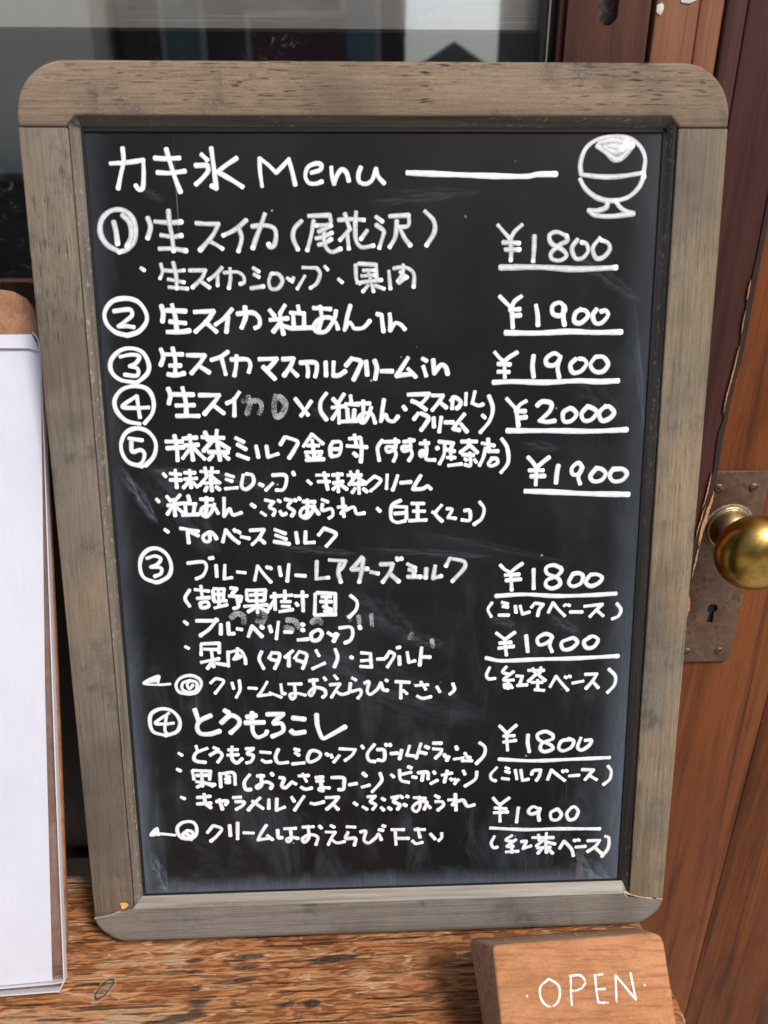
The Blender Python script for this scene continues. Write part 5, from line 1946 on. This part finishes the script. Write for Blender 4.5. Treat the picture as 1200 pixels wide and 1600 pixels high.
# ================================================================ CLIPBOARD, SLEEVE, PAPER
CA = math.atan2(.3575, .9339)
CP = Vector((-.19, -.025, -.004))
crot = (math.pi / 2 - CA, 0, 0)
cl = [(-.2107, .4131), (-.2037, .4120), (-.1967, .4081), (-.1927, .4020), (-.1908, .3941), (-.1890, .36), (-.1882, .2871), (-.1880, .2126), (-.1881, .1341), (-.1883, .0833), (-.1884, .0464), (-.1890, .0285), (-.1903, .0215), (-.1925, .0170), (-.196, .0150)]
cl = [(u + .19, v) for u, v in cl]
outl = cl + [(-.20, .0150)] + [(-.215, .018), (-.22, .03), (-.22, .398), (-.213, .409), (-.20, .4131)]
bm = bmesh.new()
prism(bm, outl, lambda u, v: (u, v, 0), lambda u, v: (u, v, -.0034))
cb = link('clipboard', bm, hardboard(), None); cb.location = CP; cb.rotation_euler = crot
bevel(cb, .0006, 2, 50)
tag(cb, 'brown hardboard clipboard with rounded corners leaning against the window', 'clipboard')
pp = [(.0011, .3790), (.0007, .3483), (-.0040, .1853), (-.0070, .0086), (-.0377, .0068), (-.20, .006), (-.20, .3872), (-.003, .3874)]
bm = bmesh.new(); prism(bm, pp, lambda u, v: (u, v, .0032), lambda u, v: (u, v, .0029))
t = NT('white paper')
n1 = t.noise(t.coord((18, 18, 18)), 1, 4, .6)
n2 = t.noise(t.coord((150, 260, 150)), 1, 3, .7)
ms_ = t.step(t.noise(t.coord((28, 28, 28), loc=(3, 1, 0)), 1, 2, .5), .5, .66)
c = t.mix(t.step(n1, .3, .7), (.575, .60, .655), (.615, .635, .685))
c = t.mix(t.math('MULTIPLY', t.math('MULTIPLY', t.step(n2, .72, .76), ms_), .7), c, (.12, .12, .14))
ppo = link('paper_sheet', bm, t.fin(c, .7, t.bump(n1, .2, .004)), None); ppo.location = CP; ppo.rotation_euler = crot
tag(ppo, 'blank white paper sheet inside the clear sleeve', 'paper')
sl = thing('plastic_sleeve', 'clear plastic sleeve around the white sheet on the clipboard', 'sleeve', CP, crot)
so = [(-.0017, .3884), (.0010, .3846), (.0020, .3792), (.0021, .3237), (.0008, .1358), (.0006, .0091), (-.0027, .0030), (-.0375, .0016), (-.20, .001), (-.20, .3884)]
SM = sleeve_mat()
bm = bmesh.new(); prism(bm, so, lambda u, v: (u, v, .0046), lambda u, v: (u, v, .0043)); link('front_sheet', bm, SM, sl)
bm = bmesh.new(); prism(bm, so, lambda u, v: (u, v, .0015), lambda u, v: (u, v, .0012)); link('back_sheet', bm, SM, sl)
# welded rim
M['rim'] = NT('sleeve weld').fin((.50, .48, .52), .25)
def rim(pts, wd=.0007):
    bm = bmesh.new()
    L = []; Rr = []
    for i, p in enumerate(pts):
        a = Vector(pts[max(i - 1, 0)]); b = Vector(pts[min(i + 1, len(pts) - 1)]); tg = (b - a).normalized(); nr = Vector((-tg.y, tg.x))
        L.append(tuple(Vector(p) + nr * wd / 2)); Rr.append(tuple(Vector(p) - nr * wd / 2))
    prism(bm, L + Rr[::-1], lambda u, v: (u, v, .0050), lambda u, v: (u, v, .0010))
    link('weld_rim', bm, M['rim'], sl)
rim(so[:7]); rim(so[6:9]); rim([(.0002, .0086), (-.006, .0078), (-.0375, .0060), (-.2, .006)], .0005)
rim([(-.2, .3800), (-.0375, .3800), (-.004, .3796), (.0012, .3776)], .0004)

# ---------------------------------------------------------------- render settings
SC.render.engine = 'CYCLES'
SC.cycles.max_bounces = 8
SC.cycles.transparent_max_bounces = 12
SC.cycles.use_denoising = True
